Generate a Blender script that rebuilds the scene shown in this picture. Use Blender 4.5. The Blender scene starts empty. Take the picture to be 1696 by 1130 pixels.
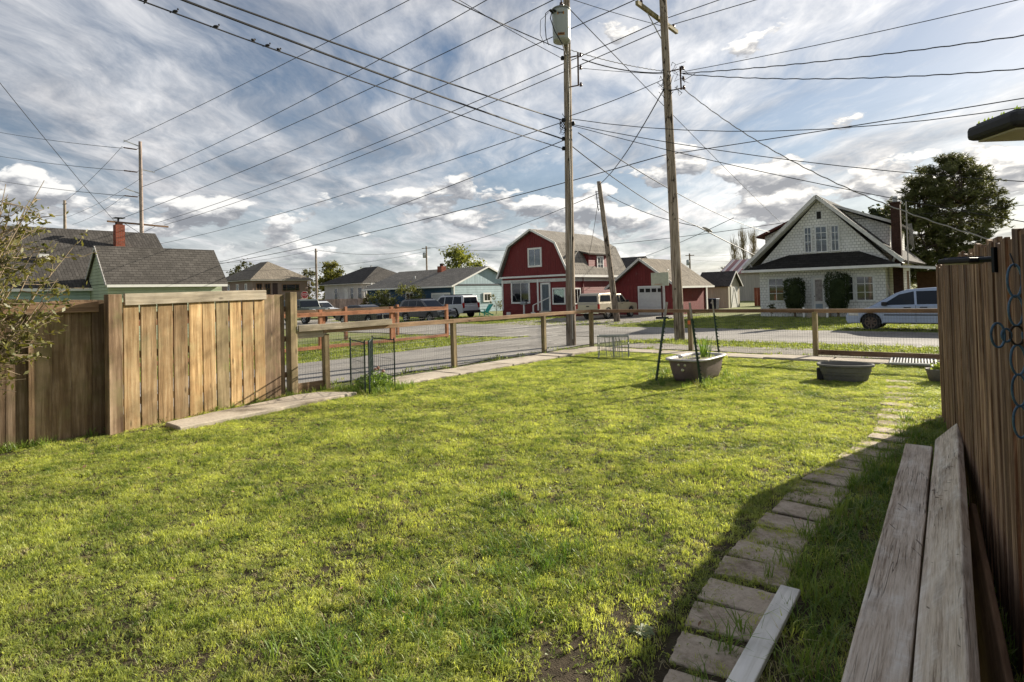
import bpy, math, random
from mathutils import Vector, Matrix, noise as mnoise
rad = math.radians
RND = random.Random(7)
sc = bpy.context.scene
COL = sc.collection
# ------------------------------------------------------------------ camera
F_PX, CY, PITCH, ROLL, CAM_H = 982.0, 465.7, .02043, .02609, 1.62
_f = Vector((0, math.cos(PITCH), math.sin(PITCH))); _u = Vector((0, -math.sin(PITCH), math.cos(PITCH))); _r = Vector((1, 0, 0))
CR = _r*math.cos(ROLL) - _u*math.sin(ROLL); CU = _u*math.cos(ROLL) + _r*math.sin(ROLL); CF = _f
cam = bpy.data.cameras.new('camera'); camo = bpy.data.objects.new('camera', cam); COL.objects.link(camo)
camo.matrix_world = Matrix(((CR.x, CU.x, -CF.x, 0), (CR.y, CU.y, -CF.y, 0), (CR.z, CU.z, -CF.z, CAM_H), (0, 0, 0, 1)))
cam.sensor_width = 36; cam.lens = F_PX/1696*36; cam.shift_y = -(565-CY)/1696
cam.clip_start = .05; cam.clip_end = 4000
sc.camera = camo
sc.view_settings.view_transform = 'Standard'; sc.view_settings.look = 'None'
sc.view_settings.exposure = 1.5; sc.view_settings.gamma = 1
sc.cycles.use_denoising = True
sc.cycles.max_bounces = 6; sc.cycles.transparent_max_bounces = 12
sc.cycles.sample_clamp_indirect = 6
# axes of the lot: U runs along the alley (away), V to the right across it
U = Vector((.6436, .7654, 0)); V = Vector((.7654, -.6436, 0)); ROTZ = math.atan2(V.y, V.x)
O = Vector((0, 0, CAM_H))
def UV(u, v, z=0): return U*u + V*v + Vector((0, 0, z))
def ray(px, py): return CR*((px-848)/F_PX) + CU*((CY-py)/F_PX) + CF
def gnd(px, py, z=0):
    d = ray(px, py); return O + d*((z-CAM_H)/d.z)
def onU(px, py, u):
    d = ray(px, py); return O + d*((u - O.dot(U))/d.dot(U))
def onV(px, py, v):
    d = ray(px, py); return O + d*((v - O.dot(V))/d.dot(V))
def atY(px, py, y):
    d = ray(px, py); return O + d*(y/d.y)
# ------------------------------------------------------------------ sun and sky
SUN_EL = rad(22.5); SUN_AZ = math.atan2(.789, .615)
SUN = Vector((math.sin(SUN_AZ)*math.cos(SUN_EL), math.cos(SUN_AZ)*math.cos(SUN_EL), math.sin(SUN_EL)))
sl = bpy.data.lights.new('sun', 'SUN'); sl.energy = 3.7; sl.angle = rad(.55); sl.color = (1, .91, .76)
slo = bpy.data.objects.new('sun', sl); COL.objects.link(slo); slo.rotation_euler = SUN.to_track_quat('Z', 'Y').to_euler(); slo.location = (20, 10, 30)

class NT:
    """small node-tree helper"""
    def __init__(s, tree): s.t = tree; s.n = tree.nodes; s.l = tree.links; s.n.clear()
    def new(s, typ, **k):
        nd = s.n.new(typ)
        for a, b in k.items():
            if a == 'ins':
                for i, val in b.items(): s.put(nd.inputs[i], val)
            else: setattr(nd, a, b)
        return nd
    def put(s, sock, val):
        if isinstance(val, bpy.types.NodeSocket): s.l.new(val, sock)
        elif isinstance(val, bpy.types.Node): s.l.new(val.outputs[0], sock)
        elif isinstance(val, tuple) and len(val) == 3 and sock.type == 'RGBA': sock.default_value = (*val, 1)
        else: sock.default_value = val
    def math(s, op, a, b=0., c=None, clamp=False):
        nd = s.new('ShaderNodeMath', operation=op, use_clamp=clamp); s.put(nd.inputs[0], a); s.put(nd.inputs[1], b)
        if c is not None: s.put(nd.inputs[2], c)
        return nd.outputs[0]
    def mix(s, fac, a, b, mode='MIX'):
        nd = s.new('ShaderNodeMix', data_type='RGBA', blend_type=mode); s.put(nd.inputs[0], fac); s.put(nd.inputs[6], a); s.put(nd.inputs[7], b)
        return nd.outputs[2]
    def ramp(s, fac, pts, interp='LINEAR'):
        nd = s.new('ShaderNodeValToRGB'); nd.color_ramp.interpolation = interp; s.put(nd.inputs[0], fac); e = nd.color_ramp.elements
        while len(e) < len(pts): e.new(.5)
        for i, (p, c) in enumerate(pts):
            e[i].position = p; e[i].color = (c, c, c, 1) if not isinstance(c, tuple) else (*c, 1)
        return nd.outputs[0]
    def noise(s, vec, scale, detail=4, rough=.55, dist=0, out=0):
        nd = s.new('ShaderNodeTexNoise'); s.put(nd.inputs['Scale'], scale); nd.inputs['Detail'].default_value = detail
        nd.inputs['Roughness'].default_value = rough; nd.inputs['Distortion'].default_value = dist
        if vec is not None: s.put(nd.inputs['Vector'], vec)
        return nd.outputs[out]
    def mapping(s, vec, scale=(1, 1, 1), loc=(0, 0, 0), rot=(0, 0, 0)):
        nd = s.new('ShaderNodeMapping'); s.put(nd.inputs[0], vec); nd.inputs[1].default_value = loc; nd.inputs[2].default_value = rot; nd.inputs[3].default_value = scale
        return nd.outputs[0]
    def vmath(s, op, a, b=None):
        nd = s.new('ShaderNodeVectorMath', operation=op); s.put(nd.inputs[0], a)
        if b is not None: s.put(nd.inputs[1], b)
        return nd
    def comb(s, x, y, z):
        nd = s.new('ShaderNodeCombineXYZ'); s.put(nd.inputs[0], x); s.put(nd.inputs[1], y); s.put(nd.inputs[2], z); return nd.outputs[0]

def build_sky():
    w = bpy.data.worlds.new('World'); sc.world = w; w.use_nodes = True
    t = NT(w.node_tree)
    out = t.new('ShaderNodeOutputWorld'); bg = t.new('ShaderNodeBackground'); t.l.new(bg.outputs[0], out.inputs[0])
    bg.inputs[1].default_value = .122
    sky = t.new('ShaderNodeTexSky', sky_type='NISHITA'); sky.sun_disc = False; sky.sun_elevation = SUN_EL; sky.sun_rotation = SUN_AZ
    sky.air_density = 1.0; sky.dust_density = .4; sky.ozone_density = 2.0
    d = t.new('ShaderNodeTexCoord').outputs['Generated']
    sep = t.new('ShaderNodeSeparateXYZ'); t.put(sep.inputs[0], d); x, y, z = sep.outputs
    zz = t.math('ADD', t.math('MAXIMUM', z, 0.), .10)
    pl = t.comb(t.math('DIVIDE', x, zz), t.math('DIVIDE', y, zz), 0.)
    # wind-drawn high cloud: streaks that run away from the yard and meet over the horizon
    warp = t.noise(pl, .8, 3, .5, 0, 1)
    wv = t.vmath('ADD', pl, t.vmath('MULTIPLY', t.vmath('SUBTRACT', warp, (.5, .5, .5)).outputs[0], (.75, .75, 0)).outputs[0]).outputs[0]
    ROT = rad(14)
    n1 = t.noise(t.mapping(wv, (1.25, .38, 1), (2.35, 1.1, 0), (0, 0, ROT)), 1.05, 9, .60, .05)
    n2 = t.noise(t.mapping(pl, (1, .8, 1), (5.9, 3.4, 0)), .75, 4, .5)
    n3 = t.noise(t.mapping(wv, (3.2, 1.1, 1), (1, 2, 0), (0, 0, ROT)), 2.1, 9, .66, .1)
    s = t.math('ADD', t.math('MULTIPLY', n1, .54), t.math('ADD', t.math('MULTIPLY', n2, .46), t.math('MULTIPLY', n3, .26)))
    cir = t.ramp(s, [(.525, .04), (.63, .5), (.74, .97)])
    veil = t.math('MULTIPLY', t.ramp(z, [(0., .95), (.08, .72), (.20, .25), (.34, .05)]), t.ramp(n1, [(.3, .6), (.6, 1.)]))
    mask = t.math('MAXIMUM', cir, veil)
    sd = t.vmath('DOT_PRODUCT', d, tuple(SUN)).outputs['Value']
    glow = t.math('POWER', t.math('MAXIMUM', sd, 0.), 4.)
    thick = t.ramp(t.math('ADD', t.math('MULTIPLY', t.noise(t.mapping(wv, (.9, .45, 1), (9, 4, 0), (0, 0, ROT)), 1.5, 7, .62), .75), t.math('MULTIPLY', n3, .25)), [(.38, 0.), (.62, 1.)])
    ccol = t.mix(thick, (.92, .97, 1.10), (3.0, 2.96, 2.96))
    ccol = t.mix(1., ccol, t.mix(glow, (1, 1, 1), (1.55, 1.5, 1.4)), 'MULTIPLY')
    hsv = t.new('ShaderNodeHueSaturation'); hsv.inputs['Saturation'].default_value = .95; hsv.inputs['Value'].default_value = .26; t.put(hsv.inputs['Color'], sky.outputs[0])
    col = t.mix(mask, hsv.outputs[0], ccol)
    # low heaped clouds in a belt above the horizon, bright tops and grey bases
    az = t.math('ARCTAN2', x, y); el = t.math('ARCSINE', z)
    def cum(de, da=0.):
        v = t.comb(t.math('ADD', az, da), t.math('MULTIPLY', t.math('ADD', el, de), 2.1), 4.1)
        v2 = t.vmath('ADD', v, t.vmath('MULTIPLY', t.vmath('SUBTRACT', t.noise(v, 26., 2, .5, 0, 1), (.5, .5, .5)).outputs[0], (.035, .035, 0)).outputs[0]).outputs[0]
        return t.math('ADD', t.math('MULTIPLY', t.noise(v2, 8.5, 1, .5), .70), t.math('MULTIPLY', t.noise(v2, 30., 5, .6), .30))
    band = t.ramp(el, [(.02, 0.), (.06, .75), (.13, 1.), (.19, .8), (.25, .0)])
    patch = t.noise(t.comb(az, el, 9.3), 2.1, 1, .5)
    base = cum(0.); above = cum(.014, .005)
    cm = t.ramp(t.math('ADD', base, t.math('ADD', t.math('MULTIPLY', band, .20), t.math('MULTIPLY', patch, .25))), [(.800, 0.), (.845, 1.)], 'EASE')
    lit = t.math('ADD', t.math('MULTIPLY', t.math('SUBTRACT', base, above), 4.5), .45)
    shade = t.ramp(lit, [(.20, (.88, .92, 1.02)), (.48, (1.5, 1.52, 1.58)), (.80, (3.1, 3.05, 2.95))])
    shade = t.mix(1., shade, t.mix(glow, (1, 1, 1), (1.4, 1.34, 1.25)), 'MULTIPLY')
    col = t.mix(t.math('MULTIPLY', cm, .92), col, shade)
    t.put(bg.inputs[0], col)
build_sky()

# ------------------------------------------------------------------ materials
MATS = {}
def pm(name, fn):
    if name in MATS: return MATS[name]
    m = bpy.data.materials.new(name); m.use_nodes = True; t = NT(m.node_tree)
    out = t.new('ShaderNodeOutputMaterial'); b = t.new('ShaderNodeBsdfPrincipled'); t.l.new(b.outputs[0], out.inputs[0])
    b.inputs['Specular IOR Level'].default_value = .3
    fn(t, b, out); MATS[name] = m; return m
def bump(t, b, h, strength=.4, dist=.02):
    nd = t.new('ShaderNodeBump'); nd.inputs['Strength'].default_value = strength; nd.inputs['Distance'].default_value = dist
    t.put(nd.inputs['Height'], h); t.l.new(nd.outputs[0], b.inputs['Normal'])
def objco(t, jitter=True):
    c = t.new('ShaderNodeTexCoord').outputs['Object']
    if not jitter: return c
    r = t.new('ShaderNodeObjectInfo').outputs['Random']
    return t.vmath('ADD', c, t.comb(t.math('MULTIPLY', r, 37.), t.math('MULTIPLY', r, 53.), t.math('MULTIPLY', r, 91.))).outputs[0]
def plain(name, c, rough=.6, metal=0., var=.25, scale=6., spec=.3, bmp=0.):
    """a colour with uneven tone and wear"""
    def fn(t, b, o):
        v = objco(t); n = t.noise(v, scale, 6, .6); k = t.noise(v, scale*7, 3, .6)
        f = t.ramp(t.math('ADD', t.math('MULTIPLY', n, .7), t.math('MULTIPLY', k, .3)), [(.3, 0.), (.7, 1.)])
        t.put(b.inputs['Base Color'], t.mix(f, tuple(x*(1-var) for x in c), tuple(min(1, x*(1+var)) for x in c)))
        b.inputs['Roughness'].default_value = rough; b.inputs['Metallic'].default_value = metal; b.inputs['Specular IOR Level'].default_value = spec
        if bmp: bump(t, b, k, bmp, .01)
    return pm(name, fn)
def wood(name, dark, mid, light, axis=2, grain=26., rough=.8, tint=.25, green=None, bmp=.6):
    """weathered board: long grain on one axis, knots, streaks, a tint of its own for every board"""
    def fn(t, b, o):
        v = objco(t); sc3 = [grain, grain, grain]; sc3[axis] = grain*.045
        g = t.noise(t.mapping(v, tuple(sc3)), 1., 9, .70, .5)
        sc2 = [9., 9., 9.]; sc2[axis] = .7
        st = t.noise(t.mapping(v, tuple(sc2)), 1., 7, .68, .6)
        big = t.noise(v, 2.2, 4, .6)
        sk = [7., 7., 7.]; sk[axis] = 2.6
        vo = t.new('ShaderNodeTexVoronoi'); t.put(vo.inputs['Vector'], t.mapping(v, tuple(sk))); vo.inputs['Scale'].default_value = .8
        knot = t.ramp(vo.outputs['Distance'], [(.05, 1.), (.13, 0.)])
        f = t.math('ADD', t.math('MULTIPLY', g, .62), t.math('MULTIPLY', st, .38))
        c = t.ramp(f, [(.36, dark), (.50, mid), (.63, light)])
        c = t.mix(t.math('MULTIPLY', t.ramp(big, [(.42, 0.), (.62, 1.)]), .6), c, tuple(x*.48 for x in mid))
        c = t.mix(t.math('MULTIPLY', t.ramp(t.noise(t.mapping(v, tuple(x*.8 for x in sc2), (3, 5, 8)), 1., 5, .62), [(.53, 0.), (.66, 1.)]), .5), c, tuple(min(1., x*1.25) for x in light))
        c = t.mix(t.math('MULTIPLY', knot, .7), c, tuple(x*.4 for x in dark))
        if green:
            gm = t.ramp(t.noise(v, 3.1, 5, .65), [(.5, 0.), (.68, 1.)])
            c = t.mix(t.math('MULTIPLY', gm, .6), c, green)
        r = t.new('ShaderNodeObjectInfo').outputs['Random']
        r2 = t.math('FRACT', t.math('MULTIPLY', r, 17.3))
        c = t.mix(1., c, t.mix(r2, (1-tint, 1-tint, 1-tint*.9), (1+tint, 1+tint*.9, 1+tint*.7)), 'MULTIPLY')
        t.put(b.inputs['Base Color'], c); b.inputs['Roughness'].default_value = rough; b.inputs['Specular IOR Level'].default_value = .15
        bump(t, b, t.math('SUBTRACT', f, t.math('MULTIPLY', knot, .3)), bmp, .012)
    return pm(name, fn)
def siding(name, c, step=.15, var=.14, rough=.65, vertical=False, dirt=(.2, .19, .17)):
    """lap boards (or vertical boards): a shadow line at every lap, weathering over it"""
    def fn(t, b, o):
        v = objco(t, False); sp = t.new('ShaderNodeSeparateXYZ'); t.put(sp.inputs[0], v)
        q = t.math('ADD', sp.outputs[0], sp.outputs[1]) if vertical else sp.outputs[2]
        fr = t.math('FRACT', t.math('DIVIDE', q, step))
        idx = t.math('FLOOR', t.math('DIVIDE', q, step))
        rn = t.new('ShaderNodeTexWhiteNoise', noise_dimensions='1D'); t.put(rn.inputs['W'], idx)
        n = t.noise(t.mapping(v, (1.2, 1.2, .5) if not vertical else (2, 2, .3)), 1.3, 7, .62)
        col = t.mix(t.ramp(n, [(.3, 0.), (.7, 1.)]), tuple(x*(1-var) for x in c), tuple(min(1, x*(1+var)) for x in c))
        col = t.mix(t.math('MULTIPLY', rn.outputs[0], .12), col, tuple(x*.6 for x in c))
        col = t.mix(t.math('MULTIPLY', t.ramp(t.noise(v, 2.7, 8, .7), [(.56, 0.), (.74, 1.)]), .4), col, dirt)
        t.put(b.inputs['Base Color'], col); b.inputs['Roughness'].default_value = rough
        h = t.ramp(fr, [(0., 0.), (.1, 1.), (.9, .55), (1., 0.)]) if not vertical else t.ramp(fr, [(0., 0.), (.08, 1.), (.92, 1.), (1., 0.)])
        bump(t, b, h, 1., .03)
    return pm(name, fn)
def shingle(name, c, row=.14, wid=.30, var=.35, rough=.9, coords=('x', 'z'), depth=.02, mortar=None):
    """courses of shingles or bricks with relief"""
    def fn(t, b, o):
        v = objco(t, False); sp = t.new('ShaderNodeSeparateXYZ'); t.put(sp.inputs[0], v)
        A = {'x': sp.outputs[0], 'y': sp.outputs[1], 'z': sp.outputs[2], 'xy': t.math('ADD', sp.outputs[0], sp.outputs[1])}
        br = t.new('ShaderNodeTexBrick'); t.put(br.inputs['Vector'], t.comb(A[coords[0]], A[coords[1]], 0.))
        br.inputs['Scale'].default_value = 1.; br.inputs['Brick Width'].default_value = wid; br.inputs['Row Height'].default_value = row
        br.inputs['Mortar Size'].default_value = .012; br.inputs['Mortar Smooth'].default_value = .3; br.inputs['Bias'].default_value = 0
        t.put(br.inputs['Color1'], tuple(x*(1-var*.6) for x in c)); t.put(br.inputs['Color2'], tuple(min(1, x*(1+var*.6)) for x in c))
        t.put(br.inputs['Mortar'], mortar or tuple(x*.35 for x in c))
        n = t.noise(v, .55, 7, .65); s2 = t.noise(t.mapping(v, (1, 1, .35)), 2.3, 6, .65)
        col = t.mix(t.ramp(n, [(.35, 0.), (.7, .6)]), br.outputs[0], tuple(x*.55 for x in c))
        col = t.mix(t.ramp(s2, [(.52, 0.), (.78, .55)]), col, tuple(min(1, x*1.5+.01) for x in c))
        t.put(b.inputs['Base Color'], col); b.inputs['Roughness'].default_value = rough; b.inputs['Specular IOR Level'].default_value = .15
        bump(t, b, t.math('SUBTRACT', t.math('MULTIPLY', t.noise(v, 30, 2, .5), .3), br.outputs['Fac']), .8, depth)
    return pm(name, fn)
def glassmat(name, tint=(.9, .95, 1.), trans=.5, rough=.03):
    def fn(t, b, o):
        g = t.new('ShaderNodeBsdfGlossy'); g.inputs['Roughness'].default_value = rough; t.put(g.inputs[0], (.85, .9, .95))
        tr = t.new('ShaderNodeBsdfTransparent'); t.put(tr.inputs[0], tuple(x*trans for x in tint))
        fr = t.new('ShaderNodeFresnel'); fr.inputs[0].default_value = 1.6
        mx = t.new('ShaderNodeMixShader'); t.put(mx.inputs[0], t.math('ADD', t.math('MULTIPLY', fr.outputs[0], 1.0), .04, clamp=True)); t.l.new(tr.outputs[0], mx.inputs[1]); t.l.new(g.outputs[0], mx.inputs[2])
        t.l.new(mx.outputs[0], o.inputs[0])
    return pm(name, fn)
def carpaint(name, c, metal=.35, rough=.32):
    def fn(t, b, o):
        v = objco(t); n = t.noise(v, 3., 5, .6)
        t.put(b.inputs['Base Color'], t.mix(n, tuple(x*.85 for x in c), tuple(x*1.12 for x in c)))
        t.put(b.inputs['Roughness'], t.ramp(n, [(.3, rough), (.7, rough+.18)])); b.inputs['Metallic'].default_value = metal
        b.inputs['Coat Weight'].default_value = .5; b.inputs['Coat Roughness'].default_value = .12
    return pm(name, fn)
def leafmat(name, c1, c2, trans=.35, rough=.55, c3=None, pos=1.2):
    """leaf colour varies with place; part of the light passes through the blade"""
    def fn(t, b, o):
        p = t.new('ShaderNodeNewGeometry').outputs['Position']
        n = t.noise(p, pos, 4, .6); k = t.noise(p, pos*14, 2, .5)
        r = t.new('ShaderNodeObjectInfo').outputs['Random']
        f = t.math('ADD', t.math('MULTIPLY', n, .75), t.math('ADD', t.math('MULTIPLY', k, .35), t.math('MULTIPLY', r, .22)))
        c = t.ramp(f, [(.48, c1), (.82, c2)])
        if c3: c = t.mix(t.ramp(t.noise(p, pos*2.6, 5, .65), [(.56, 0.), (.72, .75)]), c, c3)
        t.put(b.inputs['Base Color'], c); b.inputs['Roughness'].default_value = rough; b.inputs['Specular IOR Level'].default_value = .25
        tl = t.new('ShaderNodeBsdfTranslucent'); t.put(tl.inputs[0], t.mix(1., c, (1.35, 1.3, .65), 'MULTIPLY'))
        mx = t.new('ShaderNodeMixShader'); mx.inputs[0].default_value = trans
        t.l.new(b.outputs[0], mx.inputs[1]); t.l.new(tl.outputs[0], mx.inputs[2]); t.l.new(mx.outputs[0], o.inputs[0])
    return pm(name, fn)
def groundmat(name, cols, scale=.6, fine=9., rough=.95, bmp=.6, dist=.03, spots=None):
    """ground, asphalt or concrete in world space: patches, grit, stains"""
    def fn(t, b, o):
        p = t.new('ShaderNodeNewGeometry').outputs['Position']
        n = t.noise(p, scale, 7, .62); f = t.noise(p, fine, 6, .65); g = t.noise(p, fine*9, 3, .6)
        m = t.math('ADD', t.math('MULTIPLY', n, .5), t.math('ADD', t.math('MULTIPLY', f, .3), t.math('MULTIPLY', g, .2)))
        c = t.ramp(m, [(.36+.28*i/(len(cols)-1), q) for i, q in enumerate(cols)])
        if spots:
            c = t.mix(t.ramp(t.noise(p, spots[1], 6, .68), [(.54, 0.), (.66, .8)]), c, spots[0])
        t.put(b.inputs['Base Color'], c); b.inputs['Roughness'].default_value = rough; b.inputs['Specular IOR Level'].default_value = .2
        bump(t, b, t.math('ADD', f, t.math('MULTIPLY', g, .7)), bmp, dist)
    return pm(name, fn)

M = dict(
    soil=groundmat('soil', [(.022, .017, .010), (.055, .042, .026), (.12, .092, .062)], 1.2, 14, .95, .8, .02, spots=((.085, .09, .035), 1.6)),
    verge=groundmat('verge_ground', [(.10, .13, .03), (.17, .19, .06), (.24, .22, .12)], .35, 5, spots=((.22, .18, .12), .5)),
    asphalt=groundmat('asphalt', [(.15, .138, .125), (.235, .22, .20), (.31, .29, .265)], .35, 22, .85, .35, .008, spots=((.33, .305, .27), .22)),
    gravel=groundmat('gravel', [(.17, .155, .13), (.29, .265, .23), (.42, .385, .34)], .8, 26, .95, .9, .02, spots=((.16, .17, .07), .9)),
    concrete=groundmat('concrete', [(.25, .21, .16), (.45, .39, .31), (.58, .51, .41)], .9, 30, .9, .5, .006, spots=((.24, .20, .15), 1.7)),
    paver=groundmat('paver_concrete', [(.25, .195, .14), (.52, .43, .335), (.68, .59, .475)], 3.4, 46, .92, .9, .008, spots=((.22, .175, .12), 3.1)),
    fence_brown=wood('fence_wood_brown', (.07, .042, .025), (.22, .148, .09), (.39, .29, .20), tint=.34, green=(.17, .15, .07)),
    fence_tan=wood('fence_wood_tan', (.11, .066, .03), (.36, .235, .115), (.55, .41, .235), tint=.36, green=(.30, .25, .13)),
    fence_grey=wood('fence_wood_grey', (.24, .20, .145), (.40, .34, .25), (.52, .46, .36), axis=0, tint=.12),
    fence_dark=wood('fence_wood_dark', (.025, .013, .008), (.165, .092, .052), (.54, .38, .25), grain=60, tint=.28, bmp=.9),
    rail=wood('rail_wood', (.17, .11, .06), (.31, .20, .12), (.44, .31, .20), axis=0, tint=.12),
    rail_dark=wood('rail_wood_dark', (.11, .065, .04), (.21, .13, .08), (.32, .21, .13), axis=0, tint=.1),
    post=wood('post_wood', (.12, .085, .045), (.25, .19, .105), (.37, .29, .17), tint=.15, green=(.16, .15, .06)),
    rust_wood=wood('rust_stained_wood', (.26, .11, .06), (.42, .19, .105), (.55, .28, .17), tint=.12),
    rust_rail=wood('rust_stained_rail', (.26, .11, .06), (.42, .19, .105), (.55, .28, .17), axis=0, tint=.12),
    lumber=wood('weathered_lumber', (.13, .09, .06), (.46, .37, .28), (.72, .64, .54), axis=0, grain=90, tint=.1, bmp=1.),
    pole=wood('utility_pole_wood', (.13, .10, .075), (.31, .255, .20), (.50, .435, .36), axis=2, grain=20, tint=.08, bmp=1.),
    white_wood=wood('peeling_white_paint', (.55, .53, .48), (.80, .78, .72), (.86, .84, .79), axis=0, grain=20, tint=.03),
    black_metal=plain('black_metal', (.018, .02, .022), .45, .6),
    galv=plain('galvanised_metal', (.36, .37, .37), .5, .7, .2),
    wire=plain('black_wire', (.022, .022, .024), .6),
    wire_grey=plain('grey_twisted_wire', (.30, .29, .27), .6, .3),
    insul=plain('brown_insulator', (.07, .035, .025), .25),
    trans=plain('transformer_paint', (.36, .385, .37), .4, .1, .08, 3.),
    white=plain('white_trim', (.78, .77, .73), .6, 0, .1, 3.),
    offwhite=plain('weathered_trim', (.62, .61, .57), .7, 0, .25, 4.),
    glass=glassmat('window_glass'), carglass=glassmat('car_glass', (.5, .55, .6), .25),
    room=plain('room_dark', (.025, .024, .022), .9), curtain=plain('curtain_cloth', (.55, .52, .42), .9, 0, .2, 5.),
    tyre=plain('tyre_rubber', (.016, .016, .017), .85), rim=plain('wheel_alloy', (.42, .42, .43), .35, .8), steel=plain('steel_wheel', (.045, .035, .03), .55, .5, .4, 8.),
    chrome=plain('chrome', (.72, .72, .73), .15, 1., .05), blackplastic=plain('black_plastic', (.02, .02, .021), .55),
    redlens=plain('red_lens', (.35, .015, .012), .25), clearlens=plain('clear_lens', (.62, .63, .65), .15, .3),
    brick=shingle('brick', (.30, .075, .04), .075, .22, .5, .9, ('xy', 'z'), .012, (.26, .20, .16)),
    brick_dark=shingle('dark_brick', (.065, .03, .022), .075, .22, .5, .9, ('xy', 'z'), .012, (.08, .06, .05)),
    roof_grey=shingle('roof_grey', (.25, .23, .20), .15, .33, .35, .95, ('x', 'y')),
    roof_black=shingle('roof_black', (.08, .074, .068), .15, .33, .35, .95, ('x', 'y')),
    roof_brown=shingle('roof_brown', (.23, .20, .16), .15, .33, .4, .95, ('x', 'y')),
)
def asphaltmat():
    def fn(t, b, o):
        p = t.new('ShaderNodeNewGeometry').outputs['Position']; n = t.noise(p, .3, 7, .62); f = t.noise(p, 26, 5, .65); g = t.noise(p, 130, 2, .6)
        m = t.math('ADD', t.math('MULTIPLY', n, .5), t.math('ADD', t.math('MULTIPLY', f, .25), t.math('MULTIPLY', g, .25)))
        c = t.ramp(m, [(.36, (.15, .138, .125)), (.5, (.25, .235, .215)), (.64, (.34, .32, .29))])
        c = t.mix(t.ramp(t.noise(p, .21, 5, .6), [(.54, 0.), (.60, .55)]), c, (.14, .13, .12))
        w = t.vmath('ADD', p, t.vmath('MULTIPLY', t.noise(p, 1.3, 4, .6, 0, 1), (1.4, 1.4, 0)).outputs[0]).outputs[0]
        vo = t.new('ShaderNodeTexVoronoi', feature='DISTANCE_TO_EDGE'); t.put(vo.inputs['Vector'], t.vmath('MULTIPLY', w, (1, 1, 0)).outputs[0]); vo.inputs['Scale'].default_value = .42
        ck = t.math('MULTIPLY', t.ramp(vo.outputs['Distance'], [(.0, 1.), (.012, 0.)]), t.ramp(t.noise(p, .35, 3, .5), [(.45, 0.), (.55, 1.)]))
        c = t.mix(t.math('MULTIPLY', ck, .8), c, (.045, .045, .035))
        c = t.mix(t.ramp(t.noise(p, .9, 6, .7), [(.60, 0.), (.70, .7)]), c, (.40, .365, .31))
        t.put(b.inputs['Base Color'], c); b.inputs['Roughness'].default_value = .88; b.inputs['Specular IOR Level'].default_value = .2
        bump(t, b, t.math('SUBTRACT', t.math('ADD', f, g), ck), .4, .008)
    return pm('worn_asphalt', fn)
M['asphalt'] = asphaltmat()
def lumbermat():
    def fn(t, b, o):
        v = objco(t); g = t.noise(t.mapping(v, (5., 120., 120.)), 1., 8, .68, .6); st = t.noise(t.mapping(v, (.9, 16., 16.)), 1., 6, .65, .8)
        c = t.ramp(t.math('ADD', t.math('MULTIPLY', g, .55), t.math('MULTIPLY', st, .45)), [(.36, (.28, .215, .16)), (.5, (.63, .54, .44)), (.64, (.78, .71, .62))])
        wear = t.math('MULTIPLY', t.ramp(t.noise(t.mapping(v, (2.2, 8., 8.)), 1., 6, .66), [(.50, 0.), (.66, 1.)]), t.ramp(t.noise(t.mapping(v, (60., 3., 3.)), 1., 4, .6), [(.36, .35), (.6, 1.)]))
        c = t.mix(t.math('MULTIPLY', wear, .8), c, (.84, .81, .75))
        dirt = t.ramp(t.noise(t.mapping(v, (1.6, 5., 5.), (5, 1, 2)), 1., 5, .6), [(.53, 0.), (.68, 1.)]); c = t.mix(t.math('MULTIPLY', dirt, .5), c, (.20, .14, .10))
        crk = t.noise(t.mapping(v, (.8, 34., 34.), (2, 7, 4)), 1., 3, .5, .5); ck = t.ramp(t.math('ABSOLUTE', t.math('SUBTRACT', crk, .5)), [(.0, 1.), (.012, 0.)])
        gate = t.ramp(t.noise(t.mapping(v, (1.1, 3., 3.), (8, 8, 1)), 1., 3, .5), [(.5, 0.), (.58, 1.)]); ck = t.math('MULTIPLY', ck, gate); c = t.mix(t.math('MULTIPLY', ck, .85), c, (.05, .035, .025))
        obl = t.mapping(v, (4.2, 14., 14.), (0, 0, 0), (0, 0, rad(32))); gou = t.ramp(t.noise(t.mapping(obl, (6., .6, .6)), 1., 2, .5), [(.70, 0.), (.74, 1.)]); c = t.mix(t.math('MULTIPLY', gou, .75), c, (.085, .06, .045))
        t.put(b.inputs['Base Color'], c); b.inputs['Roughness'].default_value = .85; b.inputs['Specular IOR Level'].default_value = .15
        bump(t, b, t.math('SUBTRACT', t.math('SUBTRACT', g, ck), gou), .8, .008)
    return pm('rough_lumber', fn)
M['lumber'] = lumbermat()
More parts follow.
